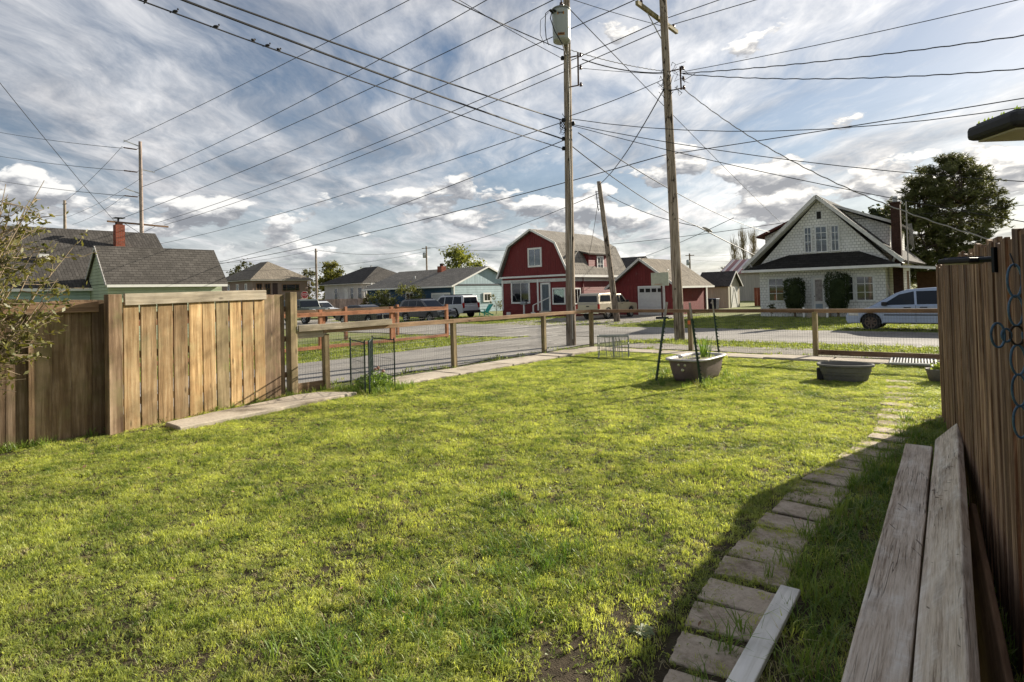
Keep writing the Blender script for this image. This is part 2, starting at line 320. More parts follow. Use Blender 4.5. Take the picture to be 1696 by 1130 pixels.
# ------------------------------------------------------------------ mesh helpers
class MB:
    def __init__(s): s.v = []; s.f = []
    def add(s, vs, fs):
        n = len(s.v); s.v += [tuple(p) for p in vs]; s.f += [tuple(i+n for i in f) for f in fs]; return s
    def box(s, x0, x1, y0, y1, z0, z1):
        return s.add([(x0, y0, z0), (x1, y0, z0), (x1, y1, z0), (x0, y1, z0), (x0, y0, z1), (x1, y0, z1), (x1, y1, z1), (x0, y1, z1)],
                     [(3, 2, 1, 0), (4, 5, 6, 7), (0, 1, 5, 4), (1, 2, 6, 5), (2, 3, 7, 6), (3, 0, 4, 7)])
    def hexa(s, p):  # 8 points: bottom 4, top 4
        return s.add(p, [(3, 2, 1, 0), (4, 5, 6, 7), (0, 1, 5, 4), (1, 2, 6, 5), (2, 3, 7, 6), (3, 0, 4, 7)])
    def bar(s, a, b, w, h, up=Vector((0, 0, 1))):
        a, b = Vector(a), Vector(b); d = (b-a).normalized(); r = d.cross(up)
        if r.length < 1e-4: r = d.cross(Vector((1, 0, 0)))
        r.normalize(); n = r.cross(d)
        q = [a-r*w/2-n*h/2, a+r*w/2-n*h/2, a+r*w/2+n*h/2, a-r*w/2+n*h/2]
        return s.hexa([*(p for p in q), *(p+(b-a) for p in q)])
    def tube(s, pts, r, n=6, cap=True):
        pts = [Vector(p) for p in pts]; rs = r if isinstance(r, (list, tuple)) else [r]*len(pts); base = len(s.v)
        d0 = (pts[1]-pts[0]).normalized(); up = Vector((0, 0, 1)) if abs(d0.z) < .9 else Vector((1, 0, 0)); rt = d0.cross(up).normalized()
        for i, p in enumerate(pts):
            d = ((pts[min(i+1, len(pts)-1)])-(pts[max(i-1, 0)])).normalized(); rt = (rt - d*rt.dot(d)).normalized(); nn = rt.cross(d)
            for k in range(n):
                a = 2*math.pi*k/n; s.v.append(tuple(p + (rt*math.cos(a)+nn*math.sin(a))*rs[i]))
        for i in range(len(pts)-1):
            for k in range(n):
                a = base+i*n+k; b = base+i*n+(k+1) % n; s.f.append((a, b, b+n, a+n))
        if cap:
            s.f.append(tuple(base+k for k in range(n))[::-1]); e = base+(len(pts)-1)*n; s.f.append(tuple(e+k for k in range(n)))
        return s
    def lathe(s, prof, n=16, c=(0, 0, 0), sx=1., sy=1.):
        base = len(s.v)
        for r, z in prof:
            for k in range(n):
                a = 2*math.pi*k/n; s.v.append((c[0]+r*math.cos(a)*sx, c[1]+r*math.sin(a)*sy, c[2]+z))
        for i in range(len(prof)-1):
            for k in range(n):
                a = base+i*n+k; b = base+i*n+(k+1) % n; s.f.append((a, b, b+n, a+n))
        s.f.append(tuple(base+k for k in range(n))[::-1]); e = base+(len(prof)-1)*n; s.f.append(tuple(e+k for k in range(n))); return s
    def prism(s, poly, fn, d0, d1):
        """polygon poly [(a,b)] extruded from d0 to d1; fn(a,b,d)->xyz"""
        n = len(poly); vs = [fn(a, b, d0) for a, b in poly]+[fn(a, b, d1) for a, b in poly]
        return s.add(vs, [tuple(range(n))[::-1], tuple(range(n, 2*n))]+[(i, (i+1) % n, (i+1) % n+n, i+n) for i in range(n)])
    def slab(s, q, th):
        q = [Vector(p) for p in q]; n = (q[1]-q[0]).cross(q[2]-q[0]).normalized()
        if n.z < 0: n = -n
        k = len(q); vs = [p-n*th for p in q]+q
        return s.add(vs, [tuple(range(k))[::-1], tuple(range(k, 2*k))]+[(i, (i+1) % k, (i+1) % k+k, i+k) for i in range(k)])
    def mesh(s, name):
        me = bpy.data.meshes.new(name); me.from_pydata(s.v, [], s.f); me.update(); return me
    def build(s, name, mat, parent=None, smooth=False, bevel=0., loc=None, rz=0.):
        return link(name, s.mesh(name), mat, parent, smooth, bevel, loc, rz)
def link(name, me, mat, parent=None, smooth=False, bevel=0., loc=None, rz=0.):
    import bmesh
    if me.users == 0:
        bm = bmesh.new(); bm.from_mesh(me); bmesh.ops.recalc_face_normals(bm, faces=bm.faces); bm.to_mesh(me); bm.free()
    o = bpy.data.objects.new(name, me); COL.objects.link(o)
    if mat is not None and not me.materials: me.materials.append(mat if not isinstance(mat, str) else M[mat])
    if parent: o.parent = parent
    if loc is not None: o.location = loc
    o.rotation_euler = (0, 0, rz)
    if smooth:
        for p in me.polygons: p.use_smooth = True
    if bevel:
        b = o.modifiers.new('bevel', 'BEVEL'); b.width = bevel; b.segments = 2; b.limit_method = 'ANGLE'; b.angle_limit = rad(40)
    return o
def beam(name, mat, parent, a, b, w, h, bevel=.005):
    a, b = Vector(a), Vector(b); x = (b-a).normalized(); y = Vector((0, 0, 1)).cross(x).normalized(); z = x.cross(y); L = (b-a).length; c = (a+b)/2
    n = max(1, int(L/.5)); m = MB()
    for i in range(n+1):
        t = -L/2+L*i/n; j = RND.uniform(-.003, .003); m.v += [(t, -w/2, -h/2+j), (t, w/2, -h/2+j), (t, w/2, h/2+j), (t, -w/2, h/2+j)]
    for i in range(n):
        for k in range(4): p = i*4+k; q = i*4+(k+1) % 4; m.f.append((p, q, q+4, p+4))
    m.f += [(3, 2, 1, 0), tuple(n*4+k for k in range(4))]
    o = m.build(name, mat, parent, bevel=bevel); o.matrix_basis = Matrix(((x.x, y.x, z.x, c.x), (x.y, y.y, z.y, c.y), (x.z, y.z, z.z, c.z), (0, 0, 0, 1))); return o
def tag(o, label, cat, group=None):
    o['label'] = label; o['category'] = cat
    if group: o['group'] = group
    return o
def thing(name, label, cat, loc=(0, 0, 0), rz=0., group=None):
    o = bpy.data.objects.new(name, None); COL.objects.link(o); o.location = loc; o.rotation_euler = (0, 0, rz); o.empty_display_size = .2
    return tag(o, label, cat, group)
def structure(o): o['kind'] = 'structure'; return o
def stuff(o, label=None, cat=None):
    o['kind'] = 'stuff'
    if label: tag(o, label, cat)
    return o
def smooth01(x): x = max(0., min(1., x)); return x*x*(3-2*x)
def gz(u, v):
    d = max(0., u-14.9, -9.75-v); return -.3*smooth01(d/9.)
def gzw(p): return gz(p.dot(U), p.dot(V))
def fbm(x, y, s=1., seed=0.):
    return mnoise.fractal(Vector((x*s+seed, y*s-seed, seed)), .6, 2., 4)
# ================================================================== the setting
def sheet(name, u0, u1, v0, v1, mat, dz, step=.5, wob=0., seed=1.):
    """a sheet in lot coordinates draped over the terrain, with ragged edges when wob > 0"""
    nu = max(2, int((u1-u0)/step)+1); nv = max(2, int((v1-v0)/step)+1); mb = MB()
    for i in range(nu+1):
        for j in range(nv+1):
            u = u0+(u1-u0)*i/nu; v = v0+(v1-v0)*j/nv
            du = dv = 0.
            if wob and i in (0, nu): du = fbm(u, v, .55, seed)*wob
            if wob and j in (0, nv): dv = fbm(u, v, .55, seed+5)*wob
            mb.v.append(tuple(UV(u+du, v+dv, gz(u, v)+dz)))
    for i in range(nu):
        for j in range(nv):
            a = i*(nv+1)+j; mb.f.append((a, a+1, a+nv+2, a+nv+1))
    return mb.build(name, mat, smooth=True)
def build_ground():
    mb = MB(); xs = []
    def axis():
        a = [-1500, -700, -350, -200, -140, -110]; x = -90.
        while x < 90: a.append(x); x += 1.0
        return a+[90, 110, 140, 200, 350, 700, 1500]
    ax = axis(); n = len(ax)
    for u in ax:
        for v in ax: mb.v.append(tuple(UV(u+25, v-20, gz(u+25, v-20)-.012)))
    for i in range(n-1):
        for j in range(n-1):
            a = i*n+j; mb.f.append((a, a+1, a+n+1, a+n))
    structure(mb.build('ground', 'verge', smooth=True))
    structure(sheet('yard_soil', -3, 14.75, -9.6, 3, 'soil', .0, .5))
    structure(sheet('alley', -12, 19.6, -15.2, -9.75, 'asphalt', .012, .5, .25))
    structure(sheet('street', 19.4, 27.4, -110, 45, 'asphalt', .020, 1., .3, 3.))
    structure(sheet('driveway', 27.0, 41.2, -25.5, -16.9, 'gravel', .010, 1., .5, 4.))
    structure(sheet('far_driveway', 26.9, 42.6, -47.5, -43.5, 'gravel', .014, 1., .3, 6.))
    structure(sheet('side_road', 27.2, 90, -66, -59, 'asphalt', .012, 2., .3, 5.))
    structure(sheet('gravel_walk', 14.95, 16.6, -8.9, 20, 'gravel', .008, .5, .25, 8.))
build_ground()
# old concrete slabs along the fence, each slab a piece of the footpath
def build_slabs():
    root = structure(bpy.data.objects.new('footpath', None)); COL.objects.link(root)
    def slab(pts, h=.055):
        c = sum((Vector(p) for p in pts), Vector())/len(pts); poly = []
        n = len(pts)
        for i in range(n):   # broken, irregular edges
            a, b = Vector(pts[i]), Vector(pts[(i+1) % n]); k = max(2, int((b-a).length/.16))
            for j in range(k):
                p = a.lerp(b, j/k); poly.append((p.x-c.x+RND.uniform(-.018, .018), p.y-c.y+RND.uniform(-.018, .018)))
        m = MB().prism(poly, lambda x, y, d: (x, y, d), -.04, h)
        m.build('concrete_slab', 'concrete', root, bevel=.012, loc=(c.x, c.y, 0))
    us = [3.0, 5.75]
    slab([UV(3.02, -8.5), UV(3.0, -7.98), UV(5.85, -8.33), UV(5.5, -8.95), UV(5.15, -9.0)])
    e = [6.85, 8.4, 10.1, 11.8, 13.2, 14.5]
    for a, b in zip(e, e[1:]):
        slab([UV(a+.015, -8.5+.01*a % .05), UV(b-.015, -8.5), UV(b-.015, -9.27), UV(a+.015, -9.27)], .05+RND.uniform(-.012, .012))
    e = [-8.45, -7.0, -5.6, -4.3, -2.95, -1.5, 0.1, 1.6]
    for i, (a, b) in enumerate(zip(e, e[1:])):
        slab([UV(13.72, a+.015), UV(13.72, b-.015), UV(14.42, b-.015), UV(14.42, a+.015)], .04+(.012 if i in (3, 4, 5) else -.008))
build_slabs()
PAVERS = []
def build_pavers():
    root = structure(bpy.data.objects.new('garden_path', None)); COL.objects.link(root)
    L = [(1.55, -1.02), (1.83, -1.08), (2.11, -1.14), (2.4, -1.2), (2.71, -1.26), (2.98, -1.31), (3.31, -1.35), (3.59, -1.38), (3.86, -1.39), (4.16, -1.39), (4.47, -1.39), (4.76, -1.39), (5.04, -1.40), (5.35, -1.40), (5.66, -1.38), (5.93, -1.34),
         (6.18, -1.31), (6.46, -1.29), (6.8, -1.26), (7.15, -1.23), (7.5, -1.22), (7.9, -1.24), (8.3, -1.29), (8.75, -1.34), (9.2, -1.40), (9.7, -1.45), (10.2, -1.5), (10.75, -1.56), (11.4, -1.63), (12.1, -1.7)]
    for i, (u, v) in enumerate(L[:-1]):
        dirv = (UV(*L[i+1])-UV(u, v)).normalized(); ang = math.atan2(dirv.y, dirv.x)
        pitch = (UV(*L[i+1])-UV(u, v)).length; dep = min(pitch-.03, .262+RND.uniform(-.02, .02))
        c = UV(u, v)+dirv*dep/2+Vector((dirv.y, -dirv.x, 0))*.19; w = .182+RND.uniform(-.02, .012)
        poly = []
        for (a, b), (a2, b2) in zip([(-dep/2, -w), (dep/2, -w), (dep/2, w), (-dep/2, w)], [(dep/2, -w), (dep/2, w), (-dep/2, w), (-dep/2, -w)]):
            for j in range(7): poly.append((a+(a2-a)*j/7+RND.uniform(-.005, .005), b+(b2-b)*j/7+RND.uniform(-.005, .005)))
        m = MB().prism(poly, lambda x, y, d: (x, y, d), -.05, .0)
        o = m.build('paver', 'paver', root, bevel=.006, loc=(c.x, c.y, .013+RND.uniform(-.006, .006)-(.006 if u > 7.2 else 0)), rz=ang+RND.uniform(-.04, .04))
        o.rotation_euler[0] = RND.uniform(-.02, .02); o.rotation_euler[1] = RND.uniform(-.02, .02)
        PAVERS.append((c, dirv, dep/2, w))
build_pavers()
# ================================================================== grass
GRASS = leafmat('grass_blade', (.10, .165, .032), (.58, .63, .19), .53, .42, (.62, .60, .30), 1.9)
GRASS_LONG = leafmat('grass_blade_long', (.08, .165, .03), (.26, .34, .085), .42, .45, None, 1.5)
DRY = leafmat('dry_blade', (.30, .25, .13), (.58, .51, .30), .3, .7)
def tuft(name, nb, h, spread, w, lean, mat, rnd, broad=False):
    mb = MB()
    for i in range(nb):
        a = rnd.uniform(0, 6.283); r = spread*math.sqrt(rnd.random()); b = Vector((r*math.cos(a), r*math.sin(a), -.005))
        d = rnd.uniform(0, 6.283); hh = h*rnd.uniform(.45, 1.15); ln = hh*lean*rnd.uniform(.2, 1.3); ww = w*rnd.uniform(.6, 1.2)
        out = Vector((math.cos(d), math.sin(d), 0)); sd = Vector((-math.sin(d), math.cos(d), 0))*ww*.5
        m = b+out*ln*.38+Vector((0, 0, hh*.62)); tip = b+out*ln+Vector((0, 0, hh*(1 if lean < .9 else .8)))
        if broad:
            m = b+out*ln*.6+Vector((0, 0, hh*.8)); mb.add([b, m-sd*2, tip, m+sd*2], [(0, 1, 2, 3)])
        else: mb.add([b-sd, b+sd, m+sd*.8, m-sd*.8, tip], [(0, 1, 2, 3), (3, 2, 4)])
    me = mb.mesh(name); me.materials.append(mat); o = bpy.data.objects.new(name, me); return o
def tuft_set(name, specs):
    c = bpy.data.collections.new(name); rnd = random.Random(name)
    for i, s in enumerate(specs): c.objects.link(tuft('tuft', *s, rnd))
    return c
def tuft_set2(name, specs):
    c = bpy.data.collections.new(name); rnd = random.Random(len(specs))
    for s in specs:
        nb, h, sp, w, ln, mat = s[:6]; c.objects.link(tuft('grass_tuft', nb, h, sp, w, ln, mat, rnd, len(s) > 6))
    return c
LAWN_SET = tuft_set2('lawn_tufts', [(30, .026, .036, .0034, 1.2, GRASS), (30, .032, .034, .0032, 1.0, GRASS), (28, .022, .040, .0036, 1.7, GRASS), (22, .044, .030, .0032, .9, GRASS),
                                    (10, .022, .040, .0055, 1.3, GRASS, 1), (28, .030, .036, .0032, 1.4, GRASS), (14, .026, .040, .003, 1.6, DRY), (26, .036, .034, .0030, 1.2, GRASS)])
LONG_SET = tuft_set2('long_tufts', [(22, .12, .04, .006, .8, GRASS_LONG), (20, .15, .045, .006, .9, GRASS_LONG), (20, .09, .05, .006, 1.1, GRASS), (18, .11, .04, .006, 1.2, GRASS_LONG), (8, .10, .05, .004, 1.3, DRY)])
VERGE = leafmat('verge_blade', (.085, .13, .028), (.33, .38, .11), .45, .5, (.42, .38, .2), .9)
FAR_SET = tuft_set2('verge_tufts', [(16, .07, .10, .016, .9, VERGE), (16, .055, .11, .018, 1.2, VERGE), (14, .09, .09, .014, .8, VERGE)])
def scatter(name, pts_fn, u0, u1, v0, v1, step, tufts, density, label, cat, seed=0, smin=.7, smax=1.3, dz=.0):
    """grass as one object: a grid of ground whose faces carry tufts; pts_fn(u, v) -> (density, height)"""
    nu = int((u1-u0)/step)+1; nv = int((v1-v0)/step)+1; mb = MB(); dn = []; hg = []
    for i in range(nu+1):
        for j in range(nv+1):
            u = u0+(u1-u0)*i/nu; v = v0+(v1-v0)*j/nv; mb.v.append(tuple(UV(u, v, gz(u, v)+dz))); d, h = pts_fn(u, v); dn.append(max(0., d)); hg.append(h)
    for i in range(nu):
        for j in range(nv):
            a = i*(nv+1)+j; q = (a, a+1, a+nv+2, a+nv+1)
            if max(dn[k] for k in q) > .01: mb.f.append(q)
    me = mb.mesh(name)
    A = me.attributes.new('dens', 'FLOAT', 'POINT'); B = me.attributes.new('hgt', 'FLOAT', 'POINT')
    A.data.foreach_set('value', dn); B.data.foreach_set('value', hg)
    o = bpy.data.objects.new(name, me); COL.objects.link(o); me.materials.append(GRASS)
    g = bpy.data.node_groups.new(name, 'GeometryNodeTree')
    g.interface.new_socket('Geometry', in_out='INPUT', socket_type='NodeSocketGeometry'); g.interface.new_socket('Geometry', in_out='OUTPUT', socket_type='NodeSocketGeometry')
    N = g.nodes.new; L = g.links.new
    gi = N('NodeGroupInput'); go = N('NodeGroupOutput'); dp = N('GeometryNodeDistributePointsOnFaces'); ip = N('GeometryNodeInstanceOnPoints'); ci = N('GeometryNodeCollectionInfo')
    ci.inputs[0].default_value = tufts; ci.inputs[1].default_value = True; ci.inputs[2].default_value = True
    na = N('GeometryNodeInputNamedAttribute'); na.data_type = 'FLOAT'; na.inputs[0].default_value = 'dens'
    mu = N('ShaderNodeMath'); mu.operation = 'MULTIPLY'; L(na.outputs[0], mu.inputs[0]); mu.inputs[1].default_value = density
    L(gi.outputs[0], dp.inputs['Mesh']); L(mu.outputs[0], dp.inputs['Density']); dp.inputs['Seed'].default_value = seed
    L(dp.outputs['Points'], ip.inputs['Points']); L(ci.outputs[0], ip.inputs['Instance']); ip.inputs['Pick Instance'].default_value = True
    rv = N('FunctionNodeRandomValue'); rv.data_type = 'FLOAT_VECTOR'; rv.inputs[0].default_value = (-.15, -.15, 0); rv.inputs[1].default_value = (.15, .15, 6.283)
    L(rv.outputs[0], ip.inputs['Rotation'])
    rs = N('FunctionNodeRandomValue'); rs.data_type = 'FLOAT'; rs.inputs[2].default_value = smin; rs.inputs[3].default_value = smax; rs.inputs['Seed'].default_value = 3
    nh = N('GeometryNodeInputNamedAttribute'); nh.data_type = 'FLOAT'; nh.inputs[0].default_value = 'hgt'
    m2 = N('ShaderNodeMath'); m2.operation = 'MULTIPLY'; L(rs.outputs[1], m2.inputs[0]); L(nh.outputs[0], m2.inputs[1])
    cx = N('ShaderNodeCombineXYZ'); L(rs.outputs[1], cx.inputs[0]); L(rs.outputs[1], cx.inputs[1]); L(m2.outputs[0], cx.inputs[2]); L(cx.outputs[0], ip.inputs['Scale'])
    L(ip.outputs[0], go.inputs[0])
    md = o.modifiers.new('grass', 'NODES'); md.node_group = g
    return stuff(o, label, cat)
def fence_v(u): return -.12*(u-3.29)-.02        # line of the dark fence on the right
def on_paver(p):
    for c, d, hd, w in PAVERS:
        q = p-c
        if abs(q.x*d.x+q.y*d.y) < hd-.012 and abs(q.x*d.y-q.y*d.x) < w-.015: return True
    return False
def in_slab(u, v):
    if 6.8 < u < 14.5 and -9.3 < v < -8.47: return True
    if 3.0 < u < 5.8 and -9.0+.0*(u) < v < -8.0-.12*(u-3.0): return v > -8.5-.17*(u-3.0)
    if 13.68 < u < 14.46 and v > -8.5: return True
    return False
def path_v(u):
    return -1.22-.0*u if u > 7 else -1.2
def lawn_fn(u, v):
    p = UV(u, v)
    if in_slab(u, v): return 0., 1.
    if u < 3.3 and abs(v+.92-(3.26-u)*.0516) < .055: return 0., 1.
    d = 1.; h = 1.+.5*fbm(p.x, p.y, .8, 3.)+.35*fbm(p.x, p.y, 3.1, 8.)
    n = fbm(p.x, p.y, 1.5, 11.); n2 = fbm(p.x, p.y, 4.2, 5.)
    d *= max(.5, .86+.5*n+.8*n2)
    h += .35*n2
    if u < 8.9 and v > fence_v(u)-.05: return 0., 1.
    if on_paver(p): return ((.02 if n2 < .22 else .22) if u < 6.2 else (.10 if n2 < .0 else .5)), .75
    if -1.62 < v < -.95 and u < 3.0: d *= max(.0, smooth01((u-1.9)/1.1+.5*n))*.7+.05   # trodden earth where the path begins
    if -1.02 < v and u < 8.6: return d*.3, 1.3
    if v < -8.55 and 2.0 < u < 3.4: d *= .5
    if abs(v+8.45+.1*n) < .12 and u < 3.0: d *= .35
    return d, max(.5, h)
scatter('lawn_grass', lawn_fn, -1.6, 14.6, -9.3, .9, .09, LAWN_SET, 860, 'short mown yellow green grass covering the back yard', 'grass', 1, .75, 1.35, .004)
def long_fn(u, v):
    p = UV(u, v); n = fbm(p.x, p.y, 1.7, 2.); n2 = fbm(p.x, p.y, 4., 9.)
    if in_slab(u, v) or on_paver(p) or (u < 3.3 and abs(v+.92-(3.26-u)*.0516) < .055): return 0., 1.
    d = 0.; h = 1.
    if u < 8.4 and -1.04 < v < fence_v(u)+.02: d = .85+.9*n2; h = .95+.5*n; h *= .75 if u > 6.4 else 1.
    if u < 3.2 and v > -.95: d *= .8
    if v < -8.75 and u < 2.6 or (v < -8.8-.17*(u-3.) and u < 6.2): d = .7+.6*n2; h = .85
    if 5.9 < u < 6.95 and -9.2 < v < -8.1: d = .9; h = 1.1
    if -9.32 < v < -9.1 and u > 6.8: d = .5*(n2 > .0); h = .6
    if math.hypot(u-10.1, v+4.3) < 1.0 and n2 > -.1: d = .45; h = .9
    if 1.3 < u < 3.1 and -2.6 < v < -1.7: d = max(d, .5+.8*n2); h = .7
    if 3. < u < 3.6 and -3.3 < v < -2.2 and n > .0: d = max(d, .4); h = .6
    return d, h
scatter('long_grass', long_fn, .3, 14.5, -9.3, .4, .1, LONG_SET, 230, 'longer dark green grass tufts along the path and fence feet', 'grass', 5, .7, 1.25, .002)
def verge_fn(u, v):
    p = UV(u, v); n = fbm(p.x, p.y, .7, 4.); n2 = fbm(p.x, p.y, 2.5, 6.); d = 0.
    if 16.5 < u < 19.3 and v > -9.6: d = .75+.8*n+.5*n2
    elif 14.7 < u < 16.6 and v > -9.: d = .25*(n2 > .1)
    elif u < 19. and -22.5 < v < -15.3: d = .9+.6*n
    elif u < 14 and -10.0 < v < -9.5: d = .4*(n2 > 0)
    elif 27.5 < u < 34 and v > -16.7: d = .7+.8*n
    elif 27.4 < u < 37 and -43.2 < v < -25.3: d = .9+.5*n
    elif 34 <= u < 39.5 and -16.5 < v < 5: d = .6+.8*n
    elif 27.4 < u < 33 and -25.5 < v < -17 and n2 > .22: d = .6
    return d, 1.+.4*n2
scatter('verge_grass', verge_fn, 0., 39.5, -43, 8, .5, FAR_SET, 42, 'rough grass verges along the alley and street', 'grass', 9, .7, 1.4, .0)
def build_litter():
    rnd = random.Random(12); m = MB()
    for i in range(260):
        u = rnd.uniform(1., 9.5); v = rnd.uniform(-8.3, -.9); p = UV(u, v, .03+rnd.uniform(0, .015)); a = rnd.uniform(0, 6.28); l = rnd.uniform(.010, .028); d = Vector((math.cos(a), math.sin(a), rnd.uniform(-.4, .4)))*l; s_ = Vector((-math.sin(a), math.cos(a), rnd.uniform(-.5, .5)))*l*rnd.uniform(.25, .6)
        m.add([p-d, p+s_, p+d, p-s_], [(0, 1, 2, 3)])
    o = m.build('leaf_litter', leafmat('dead_leaf', (.16, .09, .05), (.42, .28, .17), .2, .7, None, 9.)); stuff(o, 'small brown dead leaves and clippings scattered over the lawn', 'leaf litter')
build_litter()
# ================================================================== fences of the yard
def board_mesh(name, w, t, h, mat, rag=.0):
    m = MB(); a, b = -w/2, w/2
    m.hexa([(a, -t/2, 0), (b, -t/2, 0), (b, t/2, 0), (a, t/2, 0), (a, -t/2, h), (b, -t/2, h-rag), (b, t/2, h-rag), (a, t/2, h)])
    me = m.mesh(name); me.materials.append(M[mat]); return me
def put(name, me, parent, p, ang, sx=1., sz=1., tilt=0., bevel=.004):
    o = link(name, me, None, parent, bevel=bevel, loc=p, rz=ang); o.scale = (sx, 1, sz); o.rotation_euler[1] = tilt; return o
def dir_ang(a, b): d = Vector(b)-Vector(a); return math.atan2(d.y, d.x)
def build_tall_fence():
    bm_ = board_mesh('board', .222, .022, 1.70, 'fence_brown', .006); bt = board_mesh('board', .212, .022, 1.66, 'fence_tan', .008)
    # brown section at the left edge
    A0, A1 = UV(-2.6, -8.52), UV(2.36, -8.74); ang = dir_ang(A0, A1); L = (A1-A0).length; d = (A1-A0).normalized(); n = Vector((d.y, -d.x, 0))
    r = thing('wooden_fence', 'dark brown board fence section behind the leafy shrub, with a plank nailed across its top', 'fence', A0)
    k = int(L/.205)
    for i in range(k+1):
        p = d*(L*i/k)+n*(.03 if i % 3 == 0 else .0); put('board', bm_, r, p, ang, RND.uniform(.92, 1.02), RND.uniform(.975, 1.0), RND.uniform(-.008, .008))
    beam('top_plank', 'rail_dark', r, d*.0+n*.045+Vector((0, 0, 1.61)), d*(L-.03)+n*.045+Vector((0, 0, 1.585)), .035, .13)
    for z in (.45, 1.2): beam('rail', 'rail_dark', r, d*0-n*.05+Vector((0, 0, z)), d*L-n*.05+Vector((0, 0, z)), .04, .09)
    # honey coloured section between the two posts
    B0, B1 = UV(2.52, -8.62), UV(4.72, -9.20); ang = dir_ang(B0, B1); L = (B1-B0).length; d = (B1-B0).normalized(); n = Vector((d.y, -d.x, 0))
    r = thing('wooden_fence', 'honey coloured board fence section capped by a grey plank, beside the wire mesh fence', 'fence', B0)
    P = MB().box(-.085, .085, -.045, .045, 0, 1.735); P.build('post', 'fence_brown', r, bevel=.006, loc=-d*.07+n*.02, rz=ang)
    k = 10
    for i in range(k):
        g = bt if i != 6 else board_mesh('board', .212, .022, 1.66, 'post'); put('board', g, r, d*(.16+(L-.25)*i/(k-1)), ang, RND.uniform(.9, 1.0), RND.uniform(.985, 1.0), RND.uniform(-.007, .007))
    beam('cap_plank', 'fence_grey', r, d*.06+n*.03+Vector((0, 0, 1.665)), d*(L+.02)+n*.03+Vector((0, 0, 1.70)), .038, .15)
    for z in (.35, .95, 1.45): beam('rail', 'rail_dark', r, -n*.045+Vector((0, 0, z)), d*(L+.6)-n*.045+Vector((0, 0, z)), .04, .09)
    for i in range(2): put('board', bm_, r, d*(L+.11+.2*i), ang, .95, 1.0)
    MB().box(-.075, .075, -.06, .06, 0, 1.735).build('post', 'post', r, bevel=.008, loc=d*(L+.55)+n*.03, rz=ang)
build_tall_fence()
def mesh_panel(a, b, z0, z1, du=.052, dz=.10, r=.0016, zb=0.):
    m = MB(); a, b = Vector(a), Vector(b); L = (b-a).length; d = (b-a)/L; n = Vector((-d.y, d.x, 0))
    def rod(p, q, r):
        dd = (q-p).normalized(); s = n if abs(dd.z) > .5 else Vector((0, 0, 1)); t_ = dd.cross(s); b0 = len(m.v)
        for e in (p, q): m.v += [tuple(e+s*r), tuple(e-s*r*.5+t_*r*.87), tuple(e-s*r*.5-t_*r*.87)]
        m.f.extend([(b0, b0+1, b0+4, b0+3), (b0+1, b0+2, b0+5, b0+4), (b0+2, b0, b0+3, b0+5)])
    for i in range(int(L/du)+1):
        p = a+d*(i*du); rod(p+Vector((0, 0, z0)), p+Vector((0, 0, z1)), r)
    k = int((z1-z0)/dz)
    for i in range(k+1): z = Vector((0, 0, z0+(z1-z0)*i/k)); rod(a+z, b+z, r)
    return m
def build_low_fences():
    us = [5.93, 9.09, 12.35, 14.63]
    r = thing('mesh_fence', 'low post and rail fence with wire mesh running along the alley', 'fence', UV(5.25, -9.35))
    base = UV(5.25, -9.35); ang = math.atan2(U.y, U.x); n = -V
    def loc(u, v, z): return UV(u, v, z)-base
    for i, u in enumerate(us):
        h = 1.0 if i else .98
        o = MB().box(-.05, .05, -.05, .05, -.1, h).build('post', 'post', r, bevel=.006, loc=loc(u, -9.35, 0), rz=ang); o.rotation_euler[0] = RND.uniform(-.015, .015)
    ends = [5.35, 5.9, 9.09, 12.35, 14.68]
    for a, b in zip(ends[1:], ends[2:]): beam('rail', 'rail', r, loc(a-.03, -9.35, 1.0+.045), loc(b-.02, -9.35, 1.0+.045), .09, .085)
    beam('rail', 'fence_grey', r, loc(5.32, -9.33, 1.0), loc(5.94, -9.34, 1.0), .04, .13)
    beam('plank', 'fence_grey', r, loc(5.36, -9.27, 1.11), loc(7.35, -9.28, 1.125), .04, .11)
    beam('kickboard', 'rail', r, loc(5.3, -9.38, .09), loc(5.92, -9.38, .09), .035, .16)
    for a, b in ((5.3, 9.09), (9.09, 12.35), (12.35, 14.63)):
        stuff(mesh_panel(loc(a, -9.41, 0), loc(b, -9.41, 0), .02, .98).build('wire_mesh', 'galv_dark', r))
    base2 = UV(14.63, -9.35); r2 = thing('mesh_fence', 'low post and rail mesh fence across the back of the yard facing the street', 'fence', base2)
    def l2(u, v, z): return UV(u, v, z)-base2
    vs = [-6.35, -3.41, .15, 3.2]
    for v in vs: MB().box(-.05, .05, -.05, .05, -.1, 1.02).build('post', 'post', r2, bevel=.006, loc=l2(14.63, v, 0), rz=ang)
    e = [-9.3]+vs
    for a, b in zip(e, e[1:]): beam('rail', 'rail_dark', r2, l2(14.63, a, 1.045), l2(14.63, b, 1.045), .09, .085)
    beam('bottom_rail', 'rail_dark', r2, l2(14.60, -3.36, .12), l2(14.60, .1, .12), .045, .11)
    beam('bottom_rail', 'rail_dark', r2, l2(14.60, .2, .12), l2(14.60, 3.1, .12), .045, .11)
    for a, b in zip(e, e[1:]): stuff(mesh_panel(l2(14.69, a, 0), l2(14.69, b, 0), .02, .99).build('wire_mesh', 'galv_dark', r2))
    MB().box(-.035, .035, -.012, .0, .70, .80).build('marker', plain('orange_tag', (.62, .16, .05), .6), r2, loc=l2(14.57, -6.35, 0), rz=ROTZ)
M['galv_dark'] = plain('galvanised_wire', (.15, .15, .145), .55, .5)
build_low_fences()
RF, RN = gnd(1562, 690), gnd(1690, 1100)
RD = (RN-RF).normalized(); RNRM = Vector((RD.y, -RD.x, 0))
if RNRM.dot(V) > 0: RNRM = -RNRM      # faces the lawn
